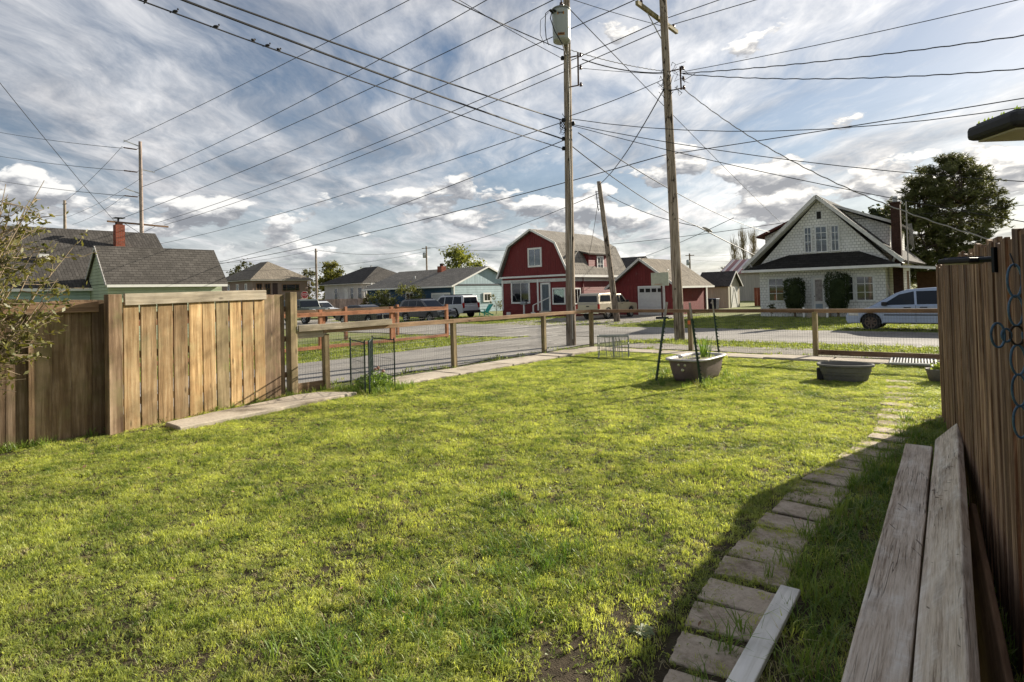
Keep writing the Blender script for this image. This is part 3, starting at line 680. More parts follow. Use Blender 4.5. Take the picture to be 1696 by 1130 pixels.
def build_right_fence():
    base = RF; ang = math.atan2(RD.y, RD.x)
    r = thing('wooden_fence', 'tall dark weathered board fence along the right side behind the stacked lumber', 'fence', base)
    me = [board_mesh('board', .138, .02, 1.82, 'fence_dark', g) for g in (.0, .012, -.01)]
    x = .05; i = 0
    while x < 7.2:
        w = RND.uniform(.9, 1.04); off = RNRM*RND.uniform(-.006, .006)
        put('board', me[i % 3], r, RD*x+off, ang, w, RND.uniform(.975, 1.008), RND.uniform(-.006, .006), .003); x += .138*w+RND.uniform(.001, .007); i += 1
    for z in (.3, 1.45): beam('rail', 'rail_dark', r, -RNRM*.045+Vector((0, 0, z)), RD*7.2-RNRM*.045+Vector((0, 0, z)), .045, .09)
    MB().box(-.05, .05, -.05, .05, 0, 1.86).build('post', 'rust_dark', r, bevel=.006, loc=-RNRM*.09+RD*.02, rz=ang)
    MB().box(-.05, .05, -.05, .05, 0, 1.78).build('post', 'rail_dark', r, bevel=.006, loc=-RNRM*.12+RD*3.6, rz=ang)
M['rust_dark'] = wood('rust_post_wood', (.12, .045, .02), (.26, .11, .06), (.34, .17, .10), tint=.05)
build_right_fence()
def RFP(dist, off, z): return RF+RD*dist+RNRM*off+Vector((0, 0, z))
# ================================================================== things in the yard
def build_lumber():
    def plank(label, a0, a1, b0, b1, th, mat='lumber', name='lumber_plank'):
        """a0,a1 the left edge near/far, b0,b1 the right edge near/far, top surface"""
        a0, a1, b0, b1 = map(Vector, (a0, a1, b0, b1)); c = (a0+a1+b0+b1)/4; L = ((a1+b1)-(a0+b0)).length/2; W = ((b0+b1)-(a0+a1)).length/2
        x = ((a1+b1)-(a0+b0)).normalized(); y = ((a0+a1)-(b0+b1)); y = (y-x*y.dot(x)).normalized(); z = x.cross(y)
        m = MB(); nseg = 14
        for i in range(nseg+1):
            t = -L/2+L*i/nseg; j = [RND.uniform(-.003, .003) for _ in range(4)]
            m.v += [(t, -W/2+j[0], -th), (t, W/2+j[1], -th), (t, W/2+j[2], j[3]), (t, -W/2+j[0], 0)]
        for i in range(nseg):
            for k in range(4): a = i*4+k; b = i*4+(k+1) % 4; m.f.append((a, b, b+4, a+4))
        m.f += [(3, 2, 1, 0), tuple(nseg*4+k for k in range(4))]
        o = m.build(name, mat, bevel=.008); o.matrix_world = Matrix(((x.x, y.x, z.x, c.x), (x.y, y.y, z.y, c.y), (x.z, y.z, z.z, c.z), (0, 0, 0, 1)))
        return tag(o, label, 'lumber plank', 'lumber stacked against the dark fence')
    plank('long weathered plank lying flat, outermost of the lumber beside the path', UV(.9, -.40, .26), UV(6.0, -.735, .26), UV(.9, -.215, .26), UV(6.0, -.54, .26), .085)
    plank('long weathered plank tilted up against the dark fence, next to the flat plank', UV(.9, -.21, .268), UV(6.25, -.545, .268), UV(.9, -.06, .43), UV(6.2, -.385, .43), .05)
    plank('short dark pitted board leaning on the dark fence behind the long planks', UV(.9, -.005, .04), UV(4.55, -.33, .04), UV(.9, .085, .28), UV(4.55, -.225, .28), .03, 'rail_dark', 'leaning_board')
    for i, (u, nm) in enumerate(((1.6, 'near'), (5.2, 'far'))):
        b = MB().box(-.045, .045, -.12, .12, 0, .173).build('timber_block', 'rail_dark', bevel=.006); p = UV(u, -.30-.066*(u-.9)); b.location = p; b.rotation_euler[2] = math.atan2(U.y, U.x)
        tag(b, 'squared timber block propping the %s end of the flat plank' % nm, 'timber block')
    a, b = UV(3.26, -.92, .06), UV(2.0, -.855, .035); d = (b-a)
    o = beam('white_board', 'white_wood', None, a, b, .095, .028); tag(o, 'white painted board lying across the near end of the stepping stone path', 'board')
build_lumber()
def build_bathtub():
    ang = math.atan2(U.y, U.x)
    c = UV(10.27, -4.36); r = thing('bathtub_planter', 'old mauve bathtub with a pale rim used as a planter on the lawn', 'planter', c, ang)
    # rounded oblong: x along U (length 1.35), y across (.72)
    def ring(lx, ly, z, n=28, p=4.):
        out = []
        for k in range(n):
            a = 2*math.pi*k/n; ca, sa = math.cos(a), math.sin(a); out.append((lx*abs(ca)**(2/p)*(1 if ca >= 0 else -1), ly*abs(sa)**(2/p)*(1 if sa >= 0 else -1), z))
        return out
    def loft(rings):
        m = MB(); n = len(rings[0])
        for g in rings: m.v += g
        for i in range(len(rings)-1):
            for k in range(n): a = i*n+k; b = i*n+(k+1) % n; m.f.append((a, b, b+n, a+n))
        return m, n
    m, n = loft([ring(.50, .25, 0), ring(.55, .285, .08), ring(.60, .315, .24), ring(.63, .335, .375)]); m.f.append(tuple(range(n))[::-1])
    m.build('body', plain('mauve_enamel', (.17, .125, .125), .5, 0, .35, 4.), r, smooth=True)
    m, n = loft([ring(.63, .335, .375), ring(.68, .375, .378), ring(.69, .385, .395), ring(.68, .375, .412), ring(.62, .315, .41), ring(.60, .30, .39), ring(.59, .295, .3)]); m.build('rim', plain('chipped_enamel', (.47, .44, .42), .45, 0, .35, 9.), r, smooth=True)
    m = MB(); g = ring(.595, .298, .365); m.v += g+[(0, 0, .375)]; nn = len(g); m.f += [(k, (k+1) % nn, nn) for k in range(nn)]; m.build('soil', 'gravel', r)
    f = MB()
    for x, y, s in ((-.60, .06, .026), (-.60, -.05, .026), (-.585, .0, .03), (-.57, .02, .022)):
        f = MB(); f.lathe([(.002, -s), (s*.8, -s*.5), (s, 0), (s*.8, s*.5), (.002, s)], 8, (x-.012, y, .31 if s < .03 else .22))
        f.build('tap_fitting', plain('ivory_fitting', (.62, .60, .42), .5), r, smooth=True)
    # iris leaves and weeds growing from it: a plant of its own
    pc = UV(10.5, -4.30, .34); p = thing('iris_plant', 'clump of strappy green iris leaves growing in the bathtub', 'plant', pc)
    rnd = random.Random(3); m = MB()
    for i in range(46):
        a = rnd.uniform(0, 6.283); h = rnd.uniform(.18, .46); ln = rnd.uniform(.04, .20); w = rnd.uniform(.012, .020); o_ = Vector((math.cos(a), math.sin(a), 0)); s = Vector((-o_.y, o_.x, 0))*w/2; b = o_*rnd.uniform(0, .09)
        q = [b, b+o_*ln*.25+Vector((0, 0, h*.5)), b+o_*ln*.6+Vector((0, 0, h*.85)), b+o_*ln+Vector((0, 0, h*(1. if rnd.random() < .6 else .72)))]
        m.add([q[0]-s, q[0]+s, q[1]+s, q[1]-s, q[2]+s*.7, q[2]-s*.7, q[3]], [(0, 1, 2, 3), (3, 2, 4, 5), (5, 4, 6)])
    m.build('leaves', GRASS_LONG, p)
    m = MB()
    for i in range(300):
        b = Vector((rnd.uniform(-.5, .55), rnd.uniform(-.28, .28), 0)); b = U*b.x+V*b.y; h = rnd.uniform(.02, .08); a = rnd.uniform(0, 6.28); s = Vector((math.cos(a), math.sin(a), 0))*.008
        m.add([b-s, b+s, b+s*2+Vector((rnd.uniform(-.02, .02), rnd.uniform(-.02, .02), h))], [(0, 1, 2)])
    stuff(m.build('weeds', GRASS, p))
    M['stake_green'] = plain('stake_green_paint', (.022, .045, .028), .5)
    M['stake_bare'] = plain('stake_worn_end', (.33, .29, .25), .7, 0, .4, 20.)
    for lab, (b, t) in {'dark green notched metal stake at the left end of the bathtub': (UV(9.55, -4.83), UV(9.86, -4.70)), 'dark green notched metal stake in front of the bathtub': (gnd(1163, 641), atY(1142, 498, gnd(1163, 641).y-.02)),
                        'dark green notched metal stake at the right rear of the bathtub': (UV(11.42, -4.35), UV(11.35, -4.46)), }.items():
        h = 1.39; b = Vector((b.x, b.y, -.15)); t = Vector((t.x, t.y, h)); s = thing('garden_stake', lab, 'stake', Vector((b.x, b.y, 0)), 0, 'stakes round the bathtub')
        o0 = Vector((b.x, b.y, 0)); split = b.lerp(t, .83)
        MB().bar(b-o0, split-o0, .034, .026).build('shaft', 'stake_green', s); MB().bar(split-o0, t-o0, .04, .022).build('bare_end', 'stake_bare', s)
        k = MB()
        for i in range(16):
            q = b.lerp(t, .14+.043*i)-o0; k.add([q+V*.015, q+V*.05+Vector((0, 0, .006)), q+V*.015+Vector((0, 0, .028)), q+V*.015+U*.012], [(0, 1, 2), (0, 1, 3), (1, 2, 3)])
        stuff(k.build('notches', 'stake_green', s))
build_bathtub()
def build_stock_tank():
    c = UV(11.28, -2.22); r = thing('stock_tank', 'grey plastic oval stock tank on the lawn near the back fence', 'tank', c, ROTZ+.25)
    def ring(s, z, n=36):
        out = []
        for k in range(n):
            a = 2*math.pi*k/n; x = .44*math.cos(a); y = .30*math.sin(a); y *= (1-.0*x); 
            if x < -.30: x = -.30+(x+.30)*.55
            out.append((x*s, y*s, z))
        return out
    m = MB(); prof = [(.80, 0), (.84, .05), (.90, .15), (.91, .155), (.94, .16), (.96, .24), (1.04, .245), (1.06, .26), (1.05, .285), (.99, .287), (.95, .25), (.90, .12), (.82, .06)]
    for s, z in prof: m.v += ring(s, z)
    n = 36
    for i in range(len(prof)-1):
        for k in range(n): a = i*n+k; b = i*n+(k+1) % n; m.f.append((a, b, b+n, a+n))
    m.f += [tuple(range(n))[::-1], tuple((len(prof)-1)*n+k for k in range(n))]
    m.build('shell', plain('grey_plastic', (.135, .13, .115), .5, 0, .2, 5.), r, bevel=0)
    MB().box(-.40, -.30, -.09, .09, .0, .20).build('drain_recess', 'blackplastic', r, bevel=.02)
build_stock_tank()
def build_pot():
    r = thing('flower_pot', 'small grey pot with a yellow green plant at the far end of the dark fence', 'pot', UV(11.82, -.93))
    MB().lathe([(.10, 0), (.15, .02), (.185, .17), (.195, .2), (.20, .215), (.175, .215), (.17, .17)], 18).build('pot', plain('stone_grey_pot', (.17, .15, .13), .8), r, smooth=True)
    rnd = random.Random(9); m = MB()
    for i in range(170):
        p = Vector((rnd.gauss(0, .07), rnd.gauss(0, .07), .17+abs(rnd.gauss(0, .06)))); n = Vector((rnd.uniform(-1, 1), rnd.uniform(-1, 1), rnd.uniform(.1, 1))).normalized(); a = n.orthogonal().normalized()*.03; b = n.cross(a)*.7
        m.add([p-a, p+b, p+a, p-b], [(0, 1, 2, 3)])
    m.build('foliage', GRASS, r)
build_pot()
def build_rack():
    r = thing('metal_grate', 'flat ribbed grey metal grate lying on the concrete by the back fence', 'grate', UV(14.0, -1.52, .06), ROTZ+.1)
    m = MB(); m.box(-.38, .38, -.50, -.46, 0, .03).box(-.38, .38, .46, .50, 0, .03).box(-.38, -.35, -.46, .46, 0, .03).box(.35, .38, -.46, .46, 0, .03); m.build('frame', 'galv', r)
    s = MB().box(-.012, .012, -.459, .459, .004, .034).mesh('slat'); s.materials.append(M['galv'])
    for i in range(13): link('slat', s, None, r, loc=(-.3+i*.05, 0, 0))
build_rack()
def wire_panel(w, h, du, dz, r=.0025):
    m = MB()
    k = int(w/du)
    for i in range(1, k): m.tube([(-w/2+w*i/k, 0, .03), (-w/2+w*i/k, 0, h-.02)], r, 4, False)
    k = int(h/dz)
    for i in range(1, k): m.tube([(-w/2, 0, h*i/k), (w/2, 0, h*i/k)], r, 4, False)
    return m
def build_crate():
    a, b = gnd(991, 594), gnd(1041, 594); r = thing('wire_crate', 'folding silver wire crate standing on the lawn by the fence corner', 'crate', (a+b)/2, dir_ang(a, b)); w = (b-a).length; h = .53
    M['silver'] = plain('dull_silver', (.27, .28, .28), .5, .5)
    for y, nm in ((0, 'front_panel'), (.34, 'rear_panel')):
        m = MB(); m.tube([(-w/2, y, 0), (-w/2, y, h), (w/2, y, h), (w/2, y, 0)], .014, 6); m.bar((-w/2-.02, y, h), (w/2+.02, y, h), .04, .035); m.tube([(0, y, 0), (0, y, h)], .011, 6); p = m.build(nm, 'silver', r)
        g = wire_panel(w, h, .075, .055); g.v = [(x, yy+y, z) for x, yy, z in g.v]; stuff(g.build('wire_mesh', 'galv', p))
    m = MB()
    for x in (-w/2, w/2):
        for z in (.01, h*.35, h*.65, h): m.tube([(x, 0, z), (x, .34, z)], .005, 4)
    stuff(m.build('side_wires', 'galv', r))
    m = MB()
    for x in (-.16, -.05, .03, .07, .1, .14, .22): m.tube([(x, .05+.1*RND.random(), .01), (x+RND.uniform(-.06, .02), .06+.2*RND.random(), h*.55), (x-.04+RND.uniform(-.05, .05), .1, h*.97)], .007, 4)
    m.build('crossed_rods', 'silver', r)
build_crate()
def build_pen():
    P = [UV(6.30, -9.15), UV(5.98, -8.28), UV(6.02, -8.22), UV(6.75, -9.10), UV(6.60, -8.28)]
    M['pen'] = plain('pen_black_green', (.02, .035, .032), .5, .3)
    for lab, a, b in (('black wire pen panel standing left in front of the mesh fence', P[0], P[1]), ('black wire pen panel standing right beside the flower clump', P[3], P[4]), ('black wire pen panel in the middle set between the two others', P[2], P[3])):
        w = (b-a).length; h = .87; r = thing('pen_panel', lab, 'pen panel', (a+b)/2, dir_ang(a, b), 'wire pen panels round the flower clump')
        m = MB(); m.tube([(-w/2, 0, -.02), (-w/2, 0, h+.03)], .013, 6).tube([(w/2, 0, -.02), (w/2, 0, h+.03)], .013, 6).tube([(-w/2, 0, h-.01), (w/2, 0, h-.01)], .011, 6); m.build('frame', 'pen', r)
        stuff(wire_panel(w, h, .07, .16, .0028).build('wire_mesh', 'pen', r))
    r = thing('flower_plant', 'leafy clump with a few pink flower heads inside the wire pen', 'plant', UV(6.42, -8.62)); rnd = random.Random(4); m = MB()
    for i in range(900):
        a = rnd.uniform(0, 6.283); q = .33*math.sqrt(rnd.random()); p = Vector((q*math.cos(a), q*math.sin(a), rnd.uniform(.01, .34)*(1.1-q*1.6))); n = Vector((rnd.uniform(-1, 1), rnd.uniform(-1, 1), rnd.uniform(.1, 1))).normalized(); s = n.orthogonal().normalized()*rnd.uniform(.02, .035); b = n.cross(s)*.45
        m.add([p-s, p+b, p+s, p-b], [(0, 1, 2, 3)])
    m.build('leaves', GRASS_LONG, r); pk = leafmat('pink_petal', (.42, .24, .24), (.6, .44, .40), .3)
    for (x, y, z) in ((.06, .05, .36), (.16, -.02, .31), (.0, .1, .33)):
        m = MB()
        for i in range(34):
            n = Vector((rnd.gauss(0, 1), rnd.gauss(0, 1), rnd.gauss(.4, 1))).normalized(); s = n.orthogonal().normalized()*.016; b = n.cross(s); p = Vector((x, y, z))+n*.026; m.add([p-s, p-b, p+s, p+b], [(0, 1, 2, 3)])
        m.build('flower_head', pk, r)
    m = MB()
    for (x, y, z) in ((.06, .05, .36), (.16, -.02, .31), (.0, .1, .33)): m.tube([(x*.5, y*.5, 0), (x, y, z)], .004, 4)
    m.build('stems', GRASS_LONG, r)
build_pen()
def build_wall_things():
    # slim solar lamp on the dark fence, seen edge-on
    def lamp(label, p, d, L, W, th, arm, drop=0.):
        d = Vector(d).normalized(); r = thing('solar_lamp', label, 'lamp', p, math.atan2(d.y, d.x))
        MB().box(arm, arm+L, -W/2, W/2, -th/2, th/2).build('housing', 'blackplastic', r, bevel=th*.3)
        MB().box(arm+.02, arm+L-.02, -W/2+.02, W/2-.02, -th/2-.006, -th/2-.001).build('diffuser', plain('yellowed_diffuser', (.42, .38, .24), .5, 0, .15, 9.), r)
        MB().box(arm+.02, arm+L-.02, -W/2+.015, W/2-.015, th/2+.001, th/2+.006).build('solar_panel', plain('solar_cell', (.02, .025, .05), .2), r)
        MB().tube([(0, 0, -drop), (arm*.5, 0, -.0), (arm+.01, 0, 0)], .013, 8).build('arm', 'black_metal', r)
        MB().box(-.012, .0, -.035, .035, -.06-drop, .05-drop).build('wall_plate', 'black_metal', r)
        m = MB(); rnd = random.Random(2)
        for i in range(60): x = rnd.uniform(arm+.02, arm+L-.02); y = rnd.uniform(-W/2, W/2)*.9; m.add([(x-.004, y, th/2+.006), (x+.004, y, th/2+.006), (x, y+.003, th/2+.006+rnd.uniform(.004, .013))], [(0, 1, 2)])
        if th > .03: stuff(m.build('moss', GRASS_LONG, r))
    d = (gnd(1568, 1500)-gnd(1668, 1500)).normalized()
    lamp('slim black solar lamp mounted edge on near the top of the dark fence', RFP(5.5, .014, 1.715), RNRM*.75-RD*.65, .15, .13, .022, .07)
    # the same kind of lamp close by, on a post outside the right edge
    P = atY(1846, 202, 1.55)
    o = thing('lamp_post', 'square timber post carrying the near solar lamp beyond the right edge', 'post', (P.x+.02, P.y, 0)); MB().box(0., .09, -.045, .045, 0, P.z+.2).build('shaft', 'post', o, bevel=.006)
    lamp('black solar lamp with yellowed diffuser jutting in at the top right corner', P, Vector((-1, .05, 0)), .22, .17, .04, .10)
    # wrought ornament on the dark fence: blue rings in a cross
    c = atY(1686, 556, 2.16); r = thing('fence_ornament', 'blue painted iron scroll ornament hung on the dark fence', 'ornament', c, math.atan2(-.5, 1.))
    blue = plain('worn_blue_paint', (.06, .115, .18), .4, .4, .7, 30.)
    s = -1 if Vector((math.cos(r.rotation_euler[2]+math.pi/2), math.sin(r.rotation_euler[2]+math.pi/2), 0)).dot(RNRM) < 0 else 1
    def oval(x, z, rx, rz_): return MB().tube([(x+rx*math.cos(a*math.pi/10), s*.012, z+rz_*math.sin(a*math.pi/10)) for a in range(21)], (.0045), 6, False)
    for z, rz_ in ((.20, .06), (.09, .055), (-.09, .055), (-.20, .058), (-.315, .058)): oval(0, z, .021, rz_).build('ring', blue, r, smooth=True)
    for x in (-.055, .055): oval(x, 0, .02, .045).build('ring', blue, r, smooth=True)
    for x in (-.03, .03): oval(x, 0, .014, .024).build('ring', blue, r, smooth=True)
    oval(0, 0, .02, .035).build('centre_ring', 'steel', r, smooth=True); MB().tube([(0, 0, .25), (0, s*.0+.05, .30)], .003, 5).build('hook', 'black_metal', r)
build_wall_things()
# ================================================================== utility poles
def pole_at(base, top, r0, r1, z_top):
    b = Vector(base); t = Vector(top); d = (t-b)/(t.z-b.z)
    return b, d, (lambda z: b+d*(z-b.z)), (lambda z: r0+(r1-r0)*(z-b.z)/(z_top-b.z))
def pole_mesh(base, d, z0, z1, rf, n=14, seed=1, steps=22):
    rnd = random.Random(seed); m = MB()
    for i in range(steps+1):
        z = z0+(z1-z0)*i/steps; c = d*(z-z0); r = rf(z)*(1+rnd.uniform(-.03, .03))
        for k in range(n): a = 2*math.pi*k/n; rr = r*(1+.05*mnoise.noise(Vector((math.cos(a)*2, math.sin(a)*2, z*.6+seed)))); m.v.append((c.x+rr*math.cos(a), c.y+rr*math.sin(a), z-z0))
    for i in range(steps):
        for k in range(n): a = i*n+k; b = i*n+(k+1) % n; m.f.append((a, b, b+n, a+n))
    m.f.append(tuple(range(steps*n, steps*n+n))); return m
def polemat():
    def fn(t, b, o):
        v = objco(t, False); g = t.noise(t.mapping(v, (26, 26, 1.1)), 1., 7, .62, .4); c = t.ramp(g, [(.34, (.10, .075, .055)), (.5, (.30, .245, .19)), (.68, (.50, .43, .36))])
        chk = t.noise(t.mapping(v, (11, 11, .22)), 1., 3, .55); c = t.mix(t.ramp(chk, [(.30, .9), (.38, 0.)]), c, (.045, .032, .024))
        blot = t.noise(t.mapping(v, (3.2, 3.2, 1.5), (4, 2, 7)), 1.4, 5, .62); c = t.mix(t.ramp(blot, [(.585, 0.), (.63, .9)]), c, (.03, .022, .016))
        sep = t.new('ShaderNodeSeparateXYZ'); t.put(sep.inputs[0], v); low = t.ramp(t.math('DIVIDE', sep.outputs[2], 3.), [(.15, 1.), (.75, 0.)])
        c = t.mix(t.math('MULTIPLY', low, t.ramp(t.noise(t.mapping(v, (9, 9, 1.5)), 1., 5, .6), [(.38, 0.), (.62, .9)])), c, (.07, .05, .036))
        t.put(b.inputs['Base Color'], c); b.inputs['Roughness'].default_value = .9; b.inputs['Specular IOR Level'].default_value = .12
        bump(t, b, t.math('ADD', g, t.math('MULTIPLY', chk, .8)), .9, .02)
    return pm('creosote_pole', fn)
M['creo'] = polemat()
LB, LD, LP, LR = pole_at((1.73, 17.87, gz(14.79, -10.18)), (1.88, 17.85, 10.49), .145, .098, 11.6)
RB, RDv, RP, RR = pole_at((5.48, 19.58, gz(18.51, -8.41)), (5.29, 19.63, 11.29), .172, .118, 12.2)
NB, ND, NP, NR = pole_at((6.39, 36.49, -.3), (5.55, 36.63, 8.32), .20, .13, 8.4)
XB, XD, XP, XR = pole_at(UV(18.6, -57.2, -.3), UV(18.6, -57.35, 15.5), .20, .125, 15.6)
def zL(py): return LP(0).z if False else 10.49+(py)*(-10.59/578)
def zR(py): return 11.29-py*(11.39/565)
def insulator(m, p, s=.05, up=True): m.lathe([(.3*s, 0), (s, .3*s), (.55*s, .7*s), (s, 1.1*s), (.5*s, 1.6*s), (.7*s, 2*s), (.2*s, 2.4*s)], 8, p)
def build_poles():
    # pole with transformer
    r = thing('utility_pole', 'tall weathered utility pole carrying a grey transformer at the fence corner', 'utility pole', LB)
    pole_mesh(LB, LD, LB.z, 11.6, LR, seed=2).build('shaft', 'creo', r, smooth=True)
    def loc(p): return Vector(p)-LB
    # secondary rack: bracket with three spools
    m = MB(); q = [LP(zL(y)) for y in (97, 118, 146)]; side = (V*.75+U*.2).normalized()
    for p in (q[0], q[2]): m.bar(loc(p), loc(p+side*.36), .03, .03)
    m.bar(loc(q[0]+side*.34+Vector((0, 0, .1))), loc(q[2]+side*.34), .025, .05); m.build('rack', plain('rusty_bracket', (.10, .055, .035), .7, .4), r)
    for p in q: s = MB(); insulator(s, loc(p+side*.42-Vector((0, 0, .05))), .055); s.build('insulator', 'insul', r, smooth=True)
    for y, sd in ((98, -1), (201, -1), (207, 1), (232, -1), (248, -1)): MB().lathe([(.05, -.05), (.06, 0), (.04, .06)], 8, loc(LP(zL(y))+Vector((sd*.15, -.03, 0)))).build('clamp', 'black_metal', r)
    m = MB(); pts = [loc(LP(z)+Vector((.02, -LR(z)-.012, 0))+Vector((.02*math.sin(z*2), 0, 0))) for z in (0.2, 2, 4, 6, 7.6, 8.6, 9.4, 10.2)]; m.tube(pts, .016, 5); m.build('ground_wire', 'wire_grey', r)
    m = MB()
    for k in range(4): a = [loc(LP(zL(201))+Vector((-.18-.1*math.sin(t_*1.6+k), -.12, -.02-.13*k*.5*math.sin(t_*.8)-.28*math.sin(t_*math.pi/6)))) for t_ in range(7)]; m.tube(a, .009, 4)
    m.build('jumper_wires', 'wire', r)
    # transformer can, hung on the camera side of the pole (its own thing)
    tc = LP(9.56)+Vector((-.20, -.34, -.0)); t_ = thing('transformer', 'grey cylindrical pole transformer hung near the top of the pole', 'transformer', tc); t_.scale = (.95, .95, .86)
    MB().lathe([(.20, -.60), (.265, -.575), (.272, -.5), (.285, .42), (.29, .50)], 24).build('tank', 'trans', t_, smooth=True)
    MB().lathe([(.305, .50), (.31, .53), (.27, .57), (.12, .60)], 24).build('lid', plain('transformer_lid', (.20, .21, .20), .5, .3), t_, smooth=True)
    bb = MB(); insulator(bb, (.02, .0, .6), .09); bb.tube([(.02, 0, .8), (.02, 0, .98)], .022, 6); bb.build('bushing', 'insul', t_, smooth=True)
    for x in (-.26, -.16): s = MB(); s.tube([(x, -.20+.1*(x < -.2), .38), (x-.09, -.26, .40), (x-.12, -.28, .39)], [.03, .045, .02], 8); s.build('terminal', 'blackplastic', t_, smooth=True)
    for z in (.30, -.42):   # warning plates with their black marking
        pl = MB().prism([(-.14, -.045), (.07, -.045), (.07, .045), (-.14, .045)], lambda a, b, d: (a, -math.sqrt(.286**2-a*a)-d, z+b), .004, .008).build('warning_plate', plain('orange_label', (.42, .19, .05), .6), t_)
        mk = MB()
        for i in range(4): mk.box(-.115+i*.042, -.09+i*.042, -.2925-.001*i, -.291, z-.028, z+.028)
        mk.build('marking', 'blackplastic', pl)
    m = MB().bar((.18, .22, .25), (.30, .40, .25), .06, .08).bar((.18, .22, -.3), (.30, .40, -.3), .06, .08); m.build('hanger', 'galv', t_)
    m = MB()
    m.tube([(-.38, -.28, .39), (-.5, -.25, .30), (-.52, -.2, -.1), (-.50, -.2, -.52), (-.42, -.15, -.75)], .014, 5)
    m.tube([(-.30, -.22, .36), (-.36, -.3, .1), (-.24, -.32, -.35), (.0, -.2, -.75), (.14, .2, -.98)], .016, 5)
    m.tube([(-.40, -.25, .33), (-.66, -.2, .1), (-.68, -.2, -.4), (-.56, -.15, -.72)], .008, 4); m.build('leads', 'wire', t_)
    # pole with crossarm
    r = thing('utility_pole', 'weathered utility pole with a wooden crossarm behind the bathtub planter', 'utility pole', RB)
    pole_mesh(RB, RDv, RB.z, 12.2, RR, seed=5).build('shaft', 'creo', r, smooth=True)
    def loc2(p): return Vector(p)-RB
    ca, cb = onU(1078, 0, 18.35), onU(1139, 47, 18.35); cc = RP(zR(28)); dirc = U.copy(); off = -V*.2
    a = cc-dirc*1.5+off; b = cc+dirc*1.45+off
    MB().bar(loc2(a), loc2(b), .10, .13).build('crossarm', wood('mossy_crossarm', (.10, .085, .045), (.25, .21, .12), (.38, .33, .20), axis=2, tint=.02, green=(.16, .17, .05)), r)
    for t0 in (-.8, .75): MB().bar(loc2(cc+dirc*t0+off*1.05-Vector((0, 0, .05))), loc2(RP(cc.z-.72)-V*RR(10)), .03, .012).build('brace', 'galv', r)
    for t0 in (-1.2, .6, 1.2): s = MB(); insulator(s, loc2(cc+dirc*t0+off+Vector((0, 0, .07))), .06); s.build('insulator', 'insul', r, smooth=True)
    m = MB(); side = (V*.9+U*.1).normalized(); q = [RP(zR(y)) for y in (121, 138, 153)]
    for p in (q[0], q[2]): m.bar(loc2(p), loc2(p+side*.5), .03, .03)
    m.bar(loc2(q[0]+side*.46+Vector((0, 0, .08))), loc2(q[2]+side*.46-Vector((0, 0, .05))), .025, .05); m.build('rack', plain('rusty_bracket', (.1, .05, .03)), r)
    for p in q: s = MB(); insulator(s, loc2(p+side*.55-Vector((0, 0, .06))), .06); s.build('insulator', 'insul', r, smooth=True)
    m = MB(); rnd = random.Random(8)
    for k in range(13):
        p0 = loc2(RP(zR(rnd.uniform(112, 152)))+side*rnd.uniform(-.35, .5)); pts = [p0]
        for j in range(6): pts.append(p0+side*rnd.uniform(-.2, .65)*(j/6)+Vector((0, -.14, -.25*math.sin(j*.6)+rnd.uniform(-.1, .12))))
        m.tube(pts, .010, 4)
    m.build('jumper_wires', 'wire', r)
    # leaning service pole by the pickup
    r = thing('utility_pole', 'short leaning service pole beside the tan pickup', 'utility pole', NB); pole_mesh(NB, ND, NB.z, 8.4, NR, seed=9).build('shaft', 'creo', r, smooth=True)
    m = MB()
    for z in (7.8, 7.4, 7.0, 6.7): m.bar(NP(z)-NB, NP(z)-NB-V*.32, .03, .03)
    m.bar(NP(7.85)-NB-V*.30, NP(6.6)-NB-V*.30, .03, .05); m.build('rack', 'black_metal', r)
    # tall transmission pole far left
    r = thing('transmission_pole', 'tall pale transmission pole with insulator strings far left behind the houses', 'utility pole', XB); pole_mesh(XB, XD, XB.z, 15.6, XR, seed=4).build('shaft', wood('pale_pole_wood', (.20, .155, .13), (.32, .255, .22), (.43, .36, .32), tint=.02), r, smooth=True)
    for py, right in ((243, 0), (276, 1), (312, 0)):
        z = 15.5-(py-237)*(15.8/265); p = XP(z)
        MB().bar(p-XB+(U*.05), p-XB+(U*1.1+Vector((0, 0, -.1)) if right else -U*1.25+Vector((0, 0, .35))), .07, .07).build('bracket_arm', 'galv', r)
        m = MB(); 
        for i in range(9): m.lathe([(.04, -.05), (.14, 0), (.04, .05)], 8, (p-XB)-U*(.35+.105*i)+Vector((0, 0, -.28)))
        m.build('insulator_string', 'insul', r, smooth=True); MB().tube([(p-XB), (p-XB)-U*.3+Vector((0, 0, -.28)), (p-XB)-U*1.35+Vector((0, 0, -.28))], .02, 4).build('link', 'black_metal', r)
    z = 8.35; p = XP(z)-XB
    beam('crossarm', 'rail_dark', r, p-U*2.5+Vector((0, 0, .15))-V*.2, p+U*2.2-V*.2, .12, .14); MB().bar(p-U*1.2+Vector((0, 0, .05))-V*.21, p-Vector((0, 0, .75))-V*.2, .04, .03).build('brace', 'black_metal', r); MB().bar(p+U*1.2-V*.21, p-Vector((0, 0, .75))-V*.2, .04, .03).build('brace', 'black_metal', r)
    MB().bar(p-U*1.6-Vector((0, 0, 1.15))-V*.2, p+U*1.0-Vector((0, 0, .95))-V*.2, .1, .1).build('crossarm', 'black_metal', r)
